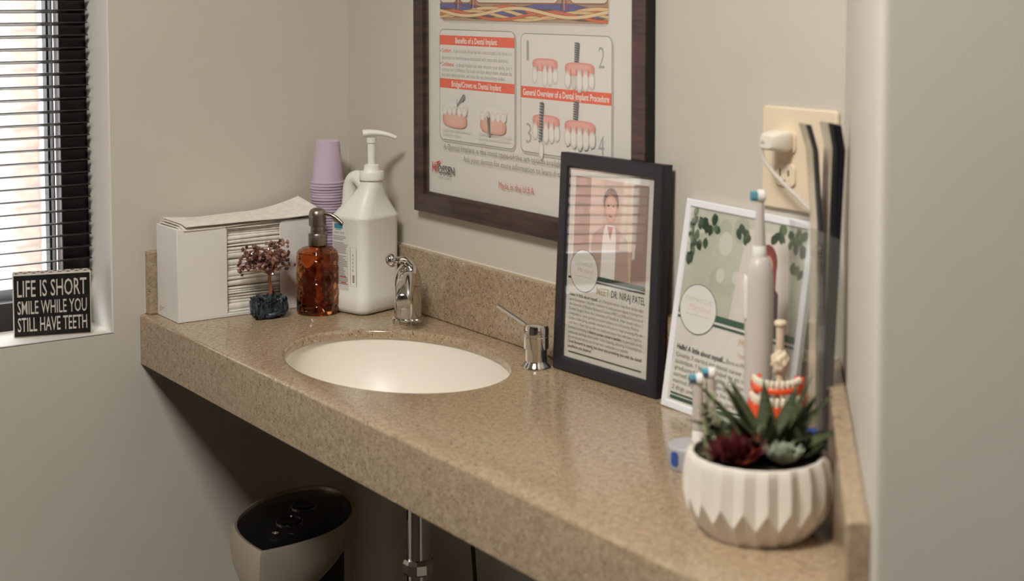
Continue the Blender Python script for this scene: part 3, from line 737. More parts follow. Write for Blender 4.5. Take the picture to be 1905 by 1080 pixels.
LB = rgb(222, 219, 212)
x0, x1 = -0.0285, 0.0060
P.rect(x0, 0.038, x1, 0.146, LB)
P.rect(x0 + 0.004, 0.1355, x0 + 0.022, 0.1435, rgb(70, 140, 160)); P.rect(x0 + 0.006, 0.1330, x0 + 0.019, 0.1350, rgb(120, 170, 150))
P.text('HAND SOAP', x0 + 0.004, 0.1275, 0.0030, rgb(90, 90, 90), 0.022)
zz = 0.1225; rnd = random.Random(3)
while zz > 0.045:
    if rnd.random() > 0.12: P.rect(x0 + 0.002, zz, x0 + 0.002 + rnd.uniform(0.020, 0.0315), zz + 0.0013, rgb(150, 146, 140))
    zz -= 0.0026
P.rect(x0 + 0.018, 0.049, x0 + 0.030, 0.0510, rgb(196, 92, 70)); P.rect(x0 + 0.016, 0.058, x0 + 0.030, 0.0600, rgb(196, 120, 96))
P.line([(0.0105, 0.046), (0.0235, 0.046), (0.0235, 0.108), (0.0105, 0.108)], 0.0007, rgb(150, 130, 120), True)
for i in range(9): P.rect(0.0150, 0.052 + i * 0.0014, 0.0195, 0.0528 + i * 0.0014, rgb(160, 156, 150))
for i in range(5): P.rect(0.0150 + 0.001 * (i % 2), 0.070 + i * 0.006, 0.0175, 0.0735 + i * 0.006, rgb(186, 182, 176))
P.build(jg, 'printed_label', 'white printed label with small grey text on the jug front')

# ------------------------------------------------------------------ amber glass soap bottle
AX, AY = 0.1500, -0.1400
ab = thing('amber_soap_bottle', 'cut amber glass soap bottle with brushed metal pump beside the towel box', 'bottle', (AX, AY, 0.0006))
m_amber = principled('amber_glass', (0.80, 0.34, 0.12, 1), 0.03, spec=0.5, trans=1.0, ior=1.45)
m_liquid = principled('amber_soap', (0.86, 0.30, 0.05, 1), 0.02, spec=0.4, trans=1.0, ior=1.36)
def facets(th, z):
    """diamond cut: two mirrored helices of grooves"""
    u = th * 6 / (2 * PI); v = z / 0.036
    a = (u + v) % 1.0; c = (u - v) % 1.0
    return 0.0022 * (1 - min(1.0, 5 * min(a, 1 - a))) + 0.0022 * (1 - min(1.0, 5 * min(c, 1 - c)))
rings = []; N = 72
prof = [(0.0310, 0.0), (0.0338, 0.0015), (0.0345, 0.006)] + [(0.0345, 0.012 + 0.0026 * i) for i in range(31)] + [(0.0335, 0.0965), (0.0305, 0.1010), (0.0240, 0.1045), (0.0150, 0.1065), (0.0120, 0.1085), (0.0120, 0.1115)]
for r, z in prof:
    k = 1.0 if 0.012 <= z <= 0.0925 else (0.6 if 0.0925 < z < 0.1015 else 0.0)
    rings.append([((r - k * facets(2 * PI * j / N, z)) * math.cos(2 * PI * j / N), (r - k * facets(2 * PI * j / N, z)) * math.sin(2 * PI * j / N), z) for j in range(N)])
inner = [(0.0096, 0.1115), (0.0096, 0.1060), (0.0215, 0.1020), (0.0285, 0.0970), (0.0295, 0.090), (0.0295, 0.018), (0.0270, 0.013)]
for r, z in inner: rings.append([(r * math.cos(2 * PI * j / N), r * math.sin(2 * PI * j / N), z) for j in range(N)])
b = MB(); b.loft(rings, True, True)
b.build('glass_body', m_amber, ab, angle=18)
MB().lathe([(0.0265, 0.0134), (0.0292, 0.0184), (0.0292, 0.0760), (0.0280, 0.0765)], 40).build('liquid_soap', m_liquid, ab, angle=40)
MB().lathe([(0.0020, 0.018), (0.0020, 0.110)], 10).build('dip_tube', principled('dip_tube', rgb(220, 200, 170), 0.4), ab)
MB().lathe([(0.0148, 0.1085), (0.0150, 0.1095), (0.0150, 0.1255), (0.0143, 0.1268), (0.0112, 0.1270), (0.0110, 0.1385), (0.0118, 0.1390)], 36).build('pump_collar', m_nickel, ab, angle=30)
MB().lathe([(0.0120, 0.1388), (0.0138, 0.1396), (0.0138, 0.1555), (0.0130, 0.1610), (0.0105, 0.1650), (0.0060, 0.1672), (0.0, 0.1678)], 36, cap1=False).build('pump_head', m_nickel, ab, angle=40)
th = math.radians(38); dx, dy = math.cos(th), math.sin(th)
MB().tube(smooth_path([(0.008 * dx, 0.008 * dy, 0.1590), (0.020 * dx, 0.020 * dy, 0.1585), (0.032 * dx, 0.032 * dy, 0.1530), (0.043 * dx, 0.043 * dy, 0.1440)], 5), 0.0030, 12).build('spout', m_nickel, ab)

# ------------------------------------------------------------------ gem tree
GX, GY = 0.1420, -0.2230
gt = thing('gem_tree', 'small wire tree with purple stone chips on a dark teal crystal base', 'ornament', (GX, GY, 0.0006))
bm = bmesh.new(); bmesh.ops.create_icosphere(bm, subdivisions=4, radius=1.0)
from mathutils import noise as mn
for v in bm.verts:
    p = v.co.copy()
    sgn = lambda t, e: math.copysign(abs(t) ** e, t)
    x, y, z = sgn(p.x, 0.62) * 0.0170, sgn(p.y, 0.55) * 0.0292, sgn(p.z, 0.6) * 0.0180
    rid = mn.noise(Vector((y * 150, x * 150, z * 40 + 3.3))) * 0.0020 + mn.cell(Vector((x * 330, y * 330, z * 110))) * 0.0022 + mn.noise(Vector((x * 420, y * 420, z * 300))) * 0.0012
    if z > 0.008: rid += 0.0030 * mn.noise(Vector((x * 260, y * 260, 9.1))) + 0.0026 * mn.noise(Vector((x * 120, y * 120, 2.0)))
    d = Vector((x, y, z)).normalized()
    q_ = Vector((x, y, z)) + d * rid
    v.co = (q_.x, q_.y, max(q_.z + 0.0185, 0.0))
me = bpy.data.meshes.new('crystal_base'); bm.to_mesh(me); bm.free()
m_geode = principled('teal_crystal', rgb(40, 58, 66), 0.16, metal=0.55, spec=0.6)
noise_tint(m_geode, rgb(26, 32, 34), rgb(112, 134, 146), 150, detail=6, lo=0.44, hi=0.72, stretch=(1, 1, 0.35), bump=0.6, bscale=420)
me.materials.append(m_geode)
o = bpy.data.objects.new('crystal_base', me); col.objects.link(o); o.parent = gt
m_copper = principled('copper_wire', rgb(158, 104, 70), 0.4, metal=0.6)
trunk = smooth_path([(0.002, 0.002, 0.034), (0.001, 0.004, 0.046), (-0.001, 0.002, 0.058), (0.0, 0.004, 0.070)], 5)
tw = MB(); tw.tube(trunk, [0.0030 - 0.0006 * i / (len(trunk) - 1) for i in range(len(trunk))], 10)
for s in range(40):
    a = s * 0.62; t = s / 40
    i = min(int(t * (len(trunk) - 1)), len(trunk) - 2)
tw.build('trunk', m_copper, gt)
brm = MB(); chip_pos = []
rnd = random.Random(11)
tips = []
for i in range(46):
    a = rnd.uniform(0, 2 * PI); el = rnd.uniform(-0.15, 1.0)
    L = rnd.uniform(0.6, 1.0)
    dy = -0.003 + math.cos(a) * 0.053 * L * (1 - 0.25 * max(0, el)); dxx = math.sin(a) * 0.024 * L
    dz = el * 0.038 * L + 0.012
    p0 = Vector((0, 0.003, 0.066)); p3 = Vector((dxx, 0.001 + dy, 0.070 + dz)); p3.y -= 0.002
    p1 = p0 + Vector((dxx * 0.25, dy * 0.25, dz * 0.55 + 0.004)); p2 = p0 + Vector((dxx * 0.7, dy * 0.68, dz * 0.98 + 0.004))
    path = smooth_path([p0, p1, p2, p3], 4)
    brm.tube(path, 0.0008, 5, caps=False)
    for k in range(6):
        q_ = path[min(len(path) - 1, 5 + int(k * 1.5))]
        chip_pos.append(q_ + Vector((rnd.gauss(0, 0.0026), rnd.gauss(0, 0.0032), rnd.gauss(0, 0.0028))))
brm.build('wire_branches', m_copper, gt)
chips = []
m_chipA = principled('amethyst', rgb(128, 88, 86), 0.15, spec=0.6, trans=0.15, ior=1.5)
m_chipB = principled('amethyst_pale', rgb(172, 132, 118), 0.15, spec=0.6, trans=0.2, ior=1.5)
m_chipC = principled('amethyst_dark', rgb(84, 54, 60), 0.15, spec=0.6, trans=0.1, ior=1.5)
for k in range(6):
    bm = bmesh.new(); bmesh.ops.create_icosphere(bm, subdivisions=1, radius=1.0)
    for v in bm.verts:
        v.co = Vector((v.co.x * 0.0032, v.co.y * 0.0024, v.co.z * 0.0021)) * rnd.uniform(0.75, 1.25)
    me = bpy.data.meshes.new('stone_chip'); bm.to_mesh(me); bm.free(); me.materials.append((m_chipA, m_chipB, m_chipC)[k % 3]); chips.append(me)
for i, p in enumerate(chip_pos):
    o = bpy.data.objects.new('stone_chip', chips[rnd.randrange(6)]); col.objects.link(o); o.parent = gt
    o.location = p; o.rotation_euler = (rnd.uniform(0, 6), rnd.uniform(0, 6), rnd.uniform(0, 6)); s = rnd.uniform(0.9, 1.5); o.scale = (s, s, s)

# ------------------------------------------------------------------ faucet
FX, FY = 0.2930, -0.0590
fa = thing('faucet', 'chrome single lever faucet behind the sink bowl', 'faucet', (FX, FY, 0.0003), (0, 0, math.radians(-35)))   # local +x points to the sink
MB().lathe([(0.0250, 0.0), (0.0252, 0.003), (0.0250, 0.0065), (0.0240, 0.0078), (0.0215, 0.0085)], 40).build('base_ring', m_chrome, fa, angle=30)
MB().lathe([(0.0212, 0.0080), (0.0210, 0.030), (0.0212, 0.0560), (0.0208, 0.0572)], 40).build('body', m_chrome, fa, angle=30)
MB().lathe([(0.0208, 0.0576), (0.0216, 0.0586), (0.0214, 0.0650), (0.0196, 0.0740), (0.0160, 0.0830), (0.0110, 0.0890), (0.0050, 0.0915), (0.0, 0.0920)], 40, cap1=False).build('dome', m_chrome, fa, angle=40)
spr = []
for x, zc, w, h in ((0.004, 0.0620, 0.0150, 0.0170), (0.020, 0.0660, 0.0150, 0.0190), (0.040, 0.0690, 0.0135, 0.0160), (0.062, 0.0670, 0.0130, 0.0135), (0.080, 0.0600, 0.0128, 0.0120), (0.090, 0.0525, 0.0120, 0.0100), (0.093, 0.0490, 0.0105, 0.0080)):
    spr.append([(x + 0.25 * (math.sin(2 * PI * j / 24) * h if x > 0.05 else 0), w * math.copysign(abs(math.cos(2 * PI * j / 24)) ** 0.75, math.cos(2 * PI * j / 24)), zc + h * math.copysign(abs(math.sin(2 * PI * j / 24)) ** 0.8, math.sin(2 * PI * j / 24))) for j in range(24)])
MB().loft(spr).build('spout', m_chrome, fa, angle=60)
MB().lathe([(0.0085, 0.0395), (0.0088, 0.0400), (0.0088, 0.0470)], 24, (0.083, 0, 0)).build('aerator', m_chrome, fa, angle=30)
hp = smooth_path([(0.004, 0.004, 0.088), (0.006, -0.004, 0.0965), (0.010, -0.012, 0.0985), (0.012, -0.022, 0.0985)], 5)
MB().tube(hp, [0.0095 - 0.004 * (i / (len(hp) - 1)) for i in range(len(hp))], 14, flat=0.8).build('lever', m_chrome, fa, angle=60)
bm = bmesh.new(); bmesh.ops.create_uvsphere(bm, u_segments=24, v_segments=14, radius=1.0)
Mk = Matrix.Translation((0.012, -0.0250, 0.0985)) @ Matrix.Rotation(0.35, 4, 'X') @ Matrix.Diagonal((0.0108, 0.0085, 0.0112, 1))
bmesh.ops.transform(bm, matrix=Mk, verts=bm.verts)
for f in bm.faces: f.smooth = True
me = bpy.data.meshes.new('lever_knob'); bm.to_mesh(me); bm.free(); me.materials.append(m_chrome)
o = bpy.data.objects.new('lever_knob', me); col.objects.link(o); o.parent = fa

# ------------------------------------------------------------------ soap pump let into the counter
SXp, SYp = 0.6370, -0.0620
spm = thing('soap_pump', 'small chrome soap pump let into the counter right of the sink', 'soap dispenser', (SXp, SYp, 0.0003))
MB().lathe([(0.0200, 0.0), (0.0203, 0.0015), (0.0195, 0.0032), (0.0160, 0.0075), (0.0148, 0.0105)], 40).build('base_flange', m_chrome, spm, angle=40)
MB().lathe([(0.0150, 0.0100), (0.0150, 0.0265)], 40).build('neck', m_chrome, spm, angle=30)
MB().lathe([(0.0160, 0.0262), (0.0173, 0.0272), (0.0173, 0.0430), (0.0168, 0.0437), (0.0168, 0.0448), (0.0173, 0.0455), (0.0173, 0.0555), (0.0160, 0.0582), (0.0100, 0.0596), (0.0, 0.0600)], 40, cap1=False).build('pump_head', m_chrome, spm, angle=30)
dd = Vector((-0.985, -0.17, 0)).normalized()
MB().tube([dd * 0.012 + Vector((0, 0, 0.0535)), dd * 0.040 + Vector((0, 0, 0.0625)), dd * 0.075 + Vector((0, 0, 0.0735))], 0.0027, 12).build('spout_tube', m_chrome, spm)
# ------------------------------------------------------------------ leaning black frame
def leaning(name, label, loc_, W, H, depth, fw, mat, lean, yaw, roll=0.0, chamfer=0.0015, lip=0.003, glass=None):
    f = thing(name, label, 'picture frame', loc_, (-lean, roll, yaw))
    frame_members(f, W, H, fw, depth, mat, depth, chamfer, lip=lip)
    MB().box(0.004, W - 0.004, depth * 0.45, depth - 0.001, 0.004, H - 0.004).build('backing_board', m_blackmatte if mat is m_black else m_card, f, smooth=False)
    MB().box(fw - 0.003, W - fw + 0.003, depth * 0.36, depth * 0.45 - 0.0002, fw - 0.003, H - fw + 0.003).build('paper_sheet', m_sheet, f, smooth=False)
    MB().box(fw - 0.002, W - fw + 0.002, depth * 0.16, depth * 0.16 + 0.0008, fw - 0.002, H - fw + 0.002).build('glass_pane', glass or m_glass, f, smooth=False)
    return f
BW, BHt = 0.2035, 0.2935
bf = leaning('black_picture_frame', 'black picture frame with a printed staff portrait leaning behind the soap pump', (0.6512, -0.0475, 0.0012), BW, BHt, 0.0150, 0.0195, m_black, math.radians(2.8), math.radians(2.9), chamfer=0.003, glass=m_glossy_glass)
P = Print(0.0150 * 0.36 - 0.0002, 1.0e-5)
TX = rgb(150, 146, 141); TB = rgb(88, 86, 83)
u0, u1, v0, v1 = 0.0305, 0.1735, 0.1300, 0.2640
P.rect(u0, v0, u1, v1, rgb(204, 178, 162), rgb(204, 184, 170))  # portrait colours lightened: window reflection's wash put into the print
for i, (a, c, col_) in enumerate(((0.0, .22, rgb(176, 146, 130)), (.22, .40, rgb(220, 196, 180)), (.62, .80, rgb(214, 186, 166)), (.80, 1.0, rgb(166, 142, 130)))):
    P.rect(u0 + (u1 - u0) * a, v0, u0 + (u1 - u0) * c, v1, col_)
pu = u0 + 0.072
P.poly([(pu - 0.040, v0), (pu + 0.040, v0), (pu + 0.034, v0 + 0.060), (pu + 0.014, v0 + 0.074), (pu - 0.014, v0 + 0.074), (pu - 0.034, v0 + 0.060)], rgb(190, 164, 150))  # jacket paled towards the background, as if under the glass reflection
P.poly([(pu - 0.016, v0), (pu + 0.012, v0), (pu + 0.012, v0 + 0.060), (pu + 0.009, v0 + 0.076), (pu - 0.009, v0 + 0.076), (pu - 0.014, v0 + 0.060)], rgb(240, 234, 228))
P.poly([(pu - 0.006, v0 + 0.074), (pu + 0.006, v0 + 0.074), (pu + 0.001, v0 + 0.056)], rgb(196, 140, 116))
P.ell(pu, v0 + 0.106, 0.0150, 0.0185, rgb(104, 84, 76), rgb(96, 78, 70)); P.ell(pu, v0 + 0.097, 0.0128, 0.0185, rgb(222, 180, 158), rgb(200, 152, 130))
P.ell(pu - 0.005, v0 + 0.101, 0.0020, 0.0010, rgb(60, 44, 40)); P.ell(pu + 0.005, v0 + 0.101, 0.0020, 0.0010, rgb(60, 44, 40)); P.ell(pu, v0 + 0.087, 0.0042, 0.0011, rgb(160, 92, 80))
P.rect(u0, v0, u1, v0 + 0.006, rgb(70, 84, 76)); P.rect(u0 - 0.008, v0 - 0.0040, u1, v0 - 0.0015, rgb(48, 56, 54))
P.ell(0.0540, 0.1390, 0.0285, 0.0285, rgb(72, 66, 64), None, 0, 40); P.ell(0.0540, 0.1390, 0.0276, 0.0276, rgb(232, 228, 220), None, 0, 40)
P.text('DAMASCUS', 0.0540, 0.1460, 0.0048, rgb(190, 184, 176), 0.034, 'c'); P.text('Maryland', 0.0560, 0.1370, 0.0060, rgb(206, 176, 164), 0.030, 'c', slant=0.3); P.line([(0.0365, 0.1310), (0.0715, 0.1310)], 0.0006, rgb(196, 190, 182))
P.text('MEET', 0.0810, 0.1125, 0.0095, rgb(190, 166, 112), 0.0250, bold=0.004); P.text('DR. NIRAJ PATEL', 0.1100, 0.1125, 0.0095, rgb(66, 63, 62), 0.0645, bold=0.004)
P.text('Hello! A little about myself...', 0.0270, 0.1030, 0.0042, TB, 0.0590, bold=0.012); P.text('as a Maryland native, I was born and brought', 0.0870, 0.1030, 0.0040, TX, 0.0850)
for i, t in enumerate(('up in Germantown, Maryland. I received my undergraduate degree in Biology from', 'the University of Maryland Baltimore County (UMBC) in 2008 and Doctorate of', 'Dental Surgery from the University of Maryland. After dental school, I',
                       'completed a 1 year general practice residency at a University Medical', 'Center in New Jersey and then returned to Maryland to begin practicing. My wife', 'and I live in Silver Spring with our family and enjoy time with them together.')):
    P.text(t, 0.0270, 0.0965 - 0.0063 * i, 0.0040, TX, 0.1450 if i not in (3,) else 0.138)
P.text('Dentistry is rewarding:', 0.0270, 0.0587, 0.0040, TX, 0.038); P.text('I chose to pursue a career in dentistry', 0.0670, 0.0587, 0.0040, TB, 0.066, bold=0.010); P.text('to give back to the', 0.1350, 0.0587, 0.0040, TX, 0.037)
P.text('community and help others smile. I enjoy listening, educating and learning from', 0.0270, 0.0524, 0.0040, TX, 0.145)
P.text('my patients and making each of their visits comfortable and enjoyable.', 0.0270, 0.0461, 0.0040, TX, 0.120)
P.text('I look forward to seeing you soon and providing you with the dental', 0.0270, 0.0398, 0.0042, TB, 0.145, bold=0.012); P.text('excellence you deserve!', 0.0270, 0.0333, 0.0042, TB, 0.0480, bold=0.012)
P.rect(0.0285, 0.0265, 0.1725, 0.0285, rgb(70, 70, 68))
P.build(bf)

# ------------------------------------------------------------------ leaning white frame
WW, WH = 0.2140, 0.2570
wf = leaning('white_picture_frame', 'thin white picture frame with a leafy garden portrait behind the toothbrush', (0.8765, -0.0465, 0.0012), WW, WH, 0.0075, 0.0095, m_whiteframe, math.radians(8.2), math.radians(0.4), math.radians(1.2), chamfer=0.001, lip=0.0015)
P = Print(0.0075 * 0.36 - 0.0002, 0.6e-5)
u0, u1, v0, v1 = 0.0095, WW - 0.0095, 0.1180, WH - 0.0095
rnd = random.Random(5)
P.rect(u0, v0, u1, v1, rgb(190, 192, 172), rgb(204, 204, 188))
for i in range(36):
    c = rnd.choice((rgb(204, 204, 188), rgb(186, 190, 168), rgb(216, 214, 200), rgb(196, 198, 178))); a = rnd.uniform(u0 + .016, u1 - .016); z_ = rnd.uniform(v0 + .016, v1 - .016); r_ = rnd.uniform(0.006, 0.015)
    P.ell(a, z_, r_, r_ * 1.2, c)
P.poly([(u0 + .085, v0), (u1 - 0.01, v0), (u1 - 0.02, v1 - 0.012), (u0 + .10, v1 - 0.012)], rgb(222, 214, 204))
# woman: long auburn hair, plum lace dress
wu = 0.140
P.ell(wu + 0.006, v0 + 0.080, 0.017, 0.024, rgb(140, 62, 56), rgb(120, 50, 48)); P.poly([(wu - 0.006, v0 + 0.085), (wu + 0.022, v0 + 0.085), (wu + 0.026, v0 + 0.040), (wu - 0.010, v0 + 0.034)], rgb(132, 56, 54))
P.poly([(wu - 0.014, v0), (wu + 0.036, v0), (wu + 0.030, v0 + 0.050), (wu + 0.016, v0 + 0.062), (wu - 0.004, v0 + 0.058), (wu - 0.020, v0 + 0.030)], rgb(84, 48, 60))
P.poly([(wu - 0.020, v0 + 0.030), (wu - 0.004, v0 + 0.060), (wu + 0.004, v0 + 0.050), (wu - 0.008, v0 + 0.022)], rgb(132, 66, 72))
P.poly([(wu - 0.017, v0 + 0.0), (wu - 0.011, v0 + 0.0), (wu - 0.009, v0 + 0.024), (wu - 0.018, v0 + 0.026)], rgb(206, 160, 138))
P.ell(wu + 0.007, v0 + 0.078, 0.0095, 0.0135, rgb(218, 172, 150), rgb(200, 148, 126))
P.ell(wu + 0.003, v0 + 0.080, 0.0014, 0.0008, rgb(70, 50, 46)); P.ell(wu + 0.011, v0 + 0.080, 0.0014, 0.0008, rgb(70, 50, 46)); P.ell(wu + 0.007, v0 + 0.071, 0.003, 0.001, rgb(176, 84, 78))
for k, (lu, n_, dn) in enumerate(((0.006, 13, 0.060), (0.024, 9, 0.042), (0.042, 7, 0.020), (0.094, 6, 0.022), (0.150, 7, 0.016), (0.176, 6, 0.026), (0.184, 9, 0.052))):
    for i in range(n_):
        a = min(max(u0 + lu + rnd.uniform(-0.008, 0.010), u0 + 0.005), u1 - 0.005); z_ = v1 - 0.004 - dn * rnd.random()
        P.ell(a, z_, rnd.uniform(0.0032, 0.0055), rnd.uniform(0.0052, 0.0085), rnd.choice((rgb(74, 92, 66), rgb(58, 76, 56), rgb(104, 122, 92))), None, rnd.uniform(-0.7, 0.7), 12, 1.3)
GRN = rgb(62, 92, 74)
P.rect(u0, v0 - 0.0005, u1, v0 + 0.0075, GRN); P.rect(u0, v0 - 0.0030, u1, v0 - 0.0005, rgb(226, 222, 214)); P.rect(u0, v0 - 0.0062, u1, v0 - 0.0035, GRN)
P.ell(0.0430, 0.1265, 0.0325, 0.0305, rgb(110, 112, 106), None, 0, 40); P.ell(0.0430, 0.1265, 0.0315, 0.0295, rgb(228, 225, 218), None, 0, 40)
P.text('DAMASCUS', 0.0430, 0.1345, 0.0058, rgb(196, 194, 188), 0.046, 'c'); P.text('Maryland', 0.0450, 0.1245, 0.0078, rgb(222, 190, 182), 0.036, 'c', slant=0.3); P.line([(0.022, 0.1190), (0.064, 0.1190)], 0.0007, rgb(196, 192, 186))
P.text('MEET', 0.1180, 0.0985, 0.0085, rgb(226, 190, 170), 0.026); P.text('REBECCA', 0.1480, 0.0985, 0.0085, rgb(150, 148, 144), 0.050)
P.text('Registered Dental Hygienist', 0.1180, 0.0850, 0.0060, rgb(232, 196, 176), 0.080)
P.text('Hello! A little about myself...', 0.0150, 0.0735, 0.0064, rgb(84, 82, 80), 0.0850, bold=0.014); P.text('Born in Montgomery', 0.1020, 0.0740, 0.0054, rgb(150, 147, 142), 0.060)
for i, t in enumerate(('County, I started my dental career as a chairside', 'assistant. I later decided to go to school and', 'graduated from Allegany College of Maryland. I', 'earned a degree and dental hygiene license and', 'married my husband. We live nearby and spend our', '2 dogs and our cat. I love camping and the beach')):
    P.text(t, 0.0150, 0.0645 - 0.0080 * i, 0.0056, rgb(150, 147, 142), 0.160 + 0.006 * (i % 3))
P.rect(u0 + 0.004, 0.0185, u1 - 0.02, 0.0205, GRN); P.rect(u0 + 0.004, 0.0125, u1 - 0.02, 0.0165, GRN)
P.build(wf)

# ------------------------------------------------------------------ outlet plate, plug and cord
ox, oz = 1.0075, 0.2600
op = thing('outlet_plate', 'ivory wall outlet cover plate on the back wall above the white frame', 'outlet', (ox, -0.0004, oz))
MB().prism(rrect(0.116, 0.1180, 0.005, 4, 0.058, 0.0590), 'y', -0.0055, 0).build('cover_plate', m_ivory, op, bevel=0.002, seg=2)
for zc in (0.0785, 0.0405):
    f_ = MB(); pts = []
    for i in range(28):
        a = 2 * PI * i / 28; pts.append((0.0395 + 0.0172 * max(-0.94, min(0.94, 1.12 * math.cos(a))), zc + 0.0142 * max(-0.92, min(0.92, 1.15 * math.sin(a)))))
    f_.prism(pts, 'y', -0.0085, -0.004)
    fo = f_.build('receptacle_face', m_ivory, op, bevel=0.0008)
    for sx, hh in ((-0.0065, 0.0085), (0.0065, 0.0068)):
        MB().box(0.0395 + sx - 0.0011, 0.0395 + sx + 0.0011, -0.00875, -0.0082, zc - hh / 2 + 0.0025, zc + hh / 2 + 0.0025).build('slot', m_dark, fo, smooth=False)
    MB().lathe([(0.0024, 0), (0.0024, 0.0006)], 14, M=Matrix.Translation((0.0395, -0.0087, zc - 0.0078)) @ Matrix.Rotation(PI / 2, 4, 'X').inverted()).build('ground_hole', m_dark, fo)
for z_ in (0.0595,):
    MB().lathe([(0.0030, 0), (0.0030, 0.0010), (0.0024, 0.0014)], 16, M=Matrix.Translation((0.0395, -0.0053, z_)) @ Matrix.Rotation(PI / 2, 4, 'X')).build('screw', m_ivory, op)
m_cord = principled('grey_cord', rgb(206, 198, 188), 0.5)
pg = thing('charger_plug', 'white power plug with cord in the upper outlet socket', 'plug', (1.0465, -0.0094, 0.3400))
MB().loft([[(x * s, -yy, z_ * s) for x, z_ in rrect(0.030, 0.024, 0.006, 3)] for yy, s in ((0.0, 0.92), (0.004, 1.0), (0.016, 0.95), (0.026, 0.75), (0.029, 0.6))]).build('plug_body', m_plug, pg, angle=50)
def pr_(x, y, z_): return (x - 1.0465, y + 0.0094, z_ - 0.3400)
MB().tube(smooth_path([pr_(1.0440, -0.0350, 0.3415), pr_(1.0405, -0.0355, 0.3402), pr_(1.0375, -0.0355, 0.3378)], 4), [0.0058, 0.0056, 0.0052, 0.0048, 0.0044, 0.0040, 0.0036, 0.0033, 0.0030], 10).build('strain_relief', m_plug, pg)
cp = smooth_path([pr_(1.0376, -0.0355, 0.3380), pr_(1.0362, -0.0352, 0.3330), pr_(1.0410, -0.0350, 0.3186), pr_(1.0565, -0.0350, 0.3055), pr_(1.0780, -0.0340, 0.2906), pr_(1.1020, -0.0330, 0.2750), pr_(1.1180, -0.0330, 0.262), pr_(1.1320, -0.0360, 0.225), pr_(1.1360, -0.0400, 0.12), pr_(1.1300, -0.0420, 0.02), pr_(1.1180, -0.0400, 0.0045)], 6)
MB().tube(cp, 0.0024, 8).build('cord', m_cord, pg)

# ------------------------------------------------------------------ electric toothbrush on its charger
TX_, TY_ = 1.0800, -0.0790
et = thing('electric_toothbrush', 'tall pale grey electric toothbrush standing in front of the white frame', 'toothbrush', (TX_, TY_, 0.0004))
MB().lathe([(0.0195, 0.0), (0.0200, 0.002), (0.0195, 0.014), (0.0165, 0.018)], 32).build('charger_base', m_brushgrey, et, angle=35)
MB().lathe([(0.0140, 0.0184), (0.0150, 0.024), (0.0156, 0.07), (0.0158, 0.13), (0.0157, 0.185), (0.0150, 0.200), (0.0132, 0.2100), (0.0098, 0.2165), (0.0078, 0.2180)], 36).build('handle', m_brushgrey, et, angle=40)
aL = math.atan2(-0.82, -0.573)
Mb = Matrix.Rotation(aL, 4, 'Z')
MB().loft([[(0.0105 + xx, yy * s, 0.172 + z_ * s) for yy, z_ in rrect(0.0135, 0.052, 0.0064, 5)] for xx, s in ((0.0, 1.0), (0.0058, 1.0), (0.0072, 0.85))], M=Mb).build('grip_strip', m_white, et, angle=40)
MB().lathe([(0.0078, 0.2182), (0.0080, 0.2200), (0.0074, 0.2290), (0.0068, 0.2300)], 28).build('brush_collar', m_white, et, angle=30)
MB().lathe([(0.0066, 0.2300), (0.0056, 0.2480), (0.0044, 0.2740), (0.0040, 0.2790)], 24).build('brush_stem', m_brushgrey, et, angle=40)
Mh = Matrix.Translation((0, 0, 0.2850)) @ Mb @ Matrix.Rotation(PI / 2, 4, 'Y')
MB().lathe([(0.0040, -0.0060), (0.0068, -0.0045), (0.0074, -0.0005), (0.0070, 0.0030)], 24, M=Mh).build('brush_head', m_white, et, angle=40)
def bristles(name, mat, parent, M, r, pts, h0, h1):
    b = MB()
    for x, y in pts: b.lathe([(r, h0), (r, h1)], 6, (x, y, 0), M=M)
    return b.build(name, mat, parent)
bristles('bristles', m_teal, et, Mh, 0.0011, [(0.0046 * math.cos(a * PI / 5), 0.0046 * math.sin(a * PI / 5)) for a in range(10)], 0.003, 0.0105)
bristles('bristles', m_green, et, Mh, 0.0011, [(-0.002 + 0.002 * i, 0.002 * j) for i in range(3) for j in (-1, 0, 1)], 0.003, 0.0095)

# small cream stick with a knobbly bulb
cs = thing('cream_model_stick', 'small cream stick with a knobbly bulb right of the electric toothbrush', 'dental model', (1.1210, -0.0870, 0.0004))
MB().lathe([(0.0085, 0.0), (0.0085, 0.004), (0.0042, 0.006), (0.0042, 0.085), (0.0038, 0.098)], 20).build('stick', m_cream, cs, angle=35)
MB().lathe([(0.0040, 0.122), (0.0046, 0.1235), (0.0046, 0.149), (0.0066, 0.1500), (0.0070, 0.1525), (0.0058, 0.1548), (0.003, 0.1556)], 20).build('cap_end', m_cream, cs, angle=35)
bm = bmesh.new(); bmesh.ops.create_icosphere(bm, subdivisions=4, radius=1.0)
for v in bm.verts:
    k = 1 + 0.28 * mn.noise(v.co * 2.3 + Vector((4, 1, 2))) + 0.10 * mn.noise(v.co * 6)
    v.co = Vector((v.co.x * 0.0095 * k, v.co.y * 0.0095 * k, v.co.z * 0.0140 * k + 0.110))
for f in bm.faces: f.smooth = True
me = bpy.data.meshes.new('knobbly_bulb'); bm.to_mesh(me); bm.free(); me.materials.append(m_cream)
o = bpy.data.objects.new('knobbly_bulb', me); col.objects.link(o); o.parent = cs

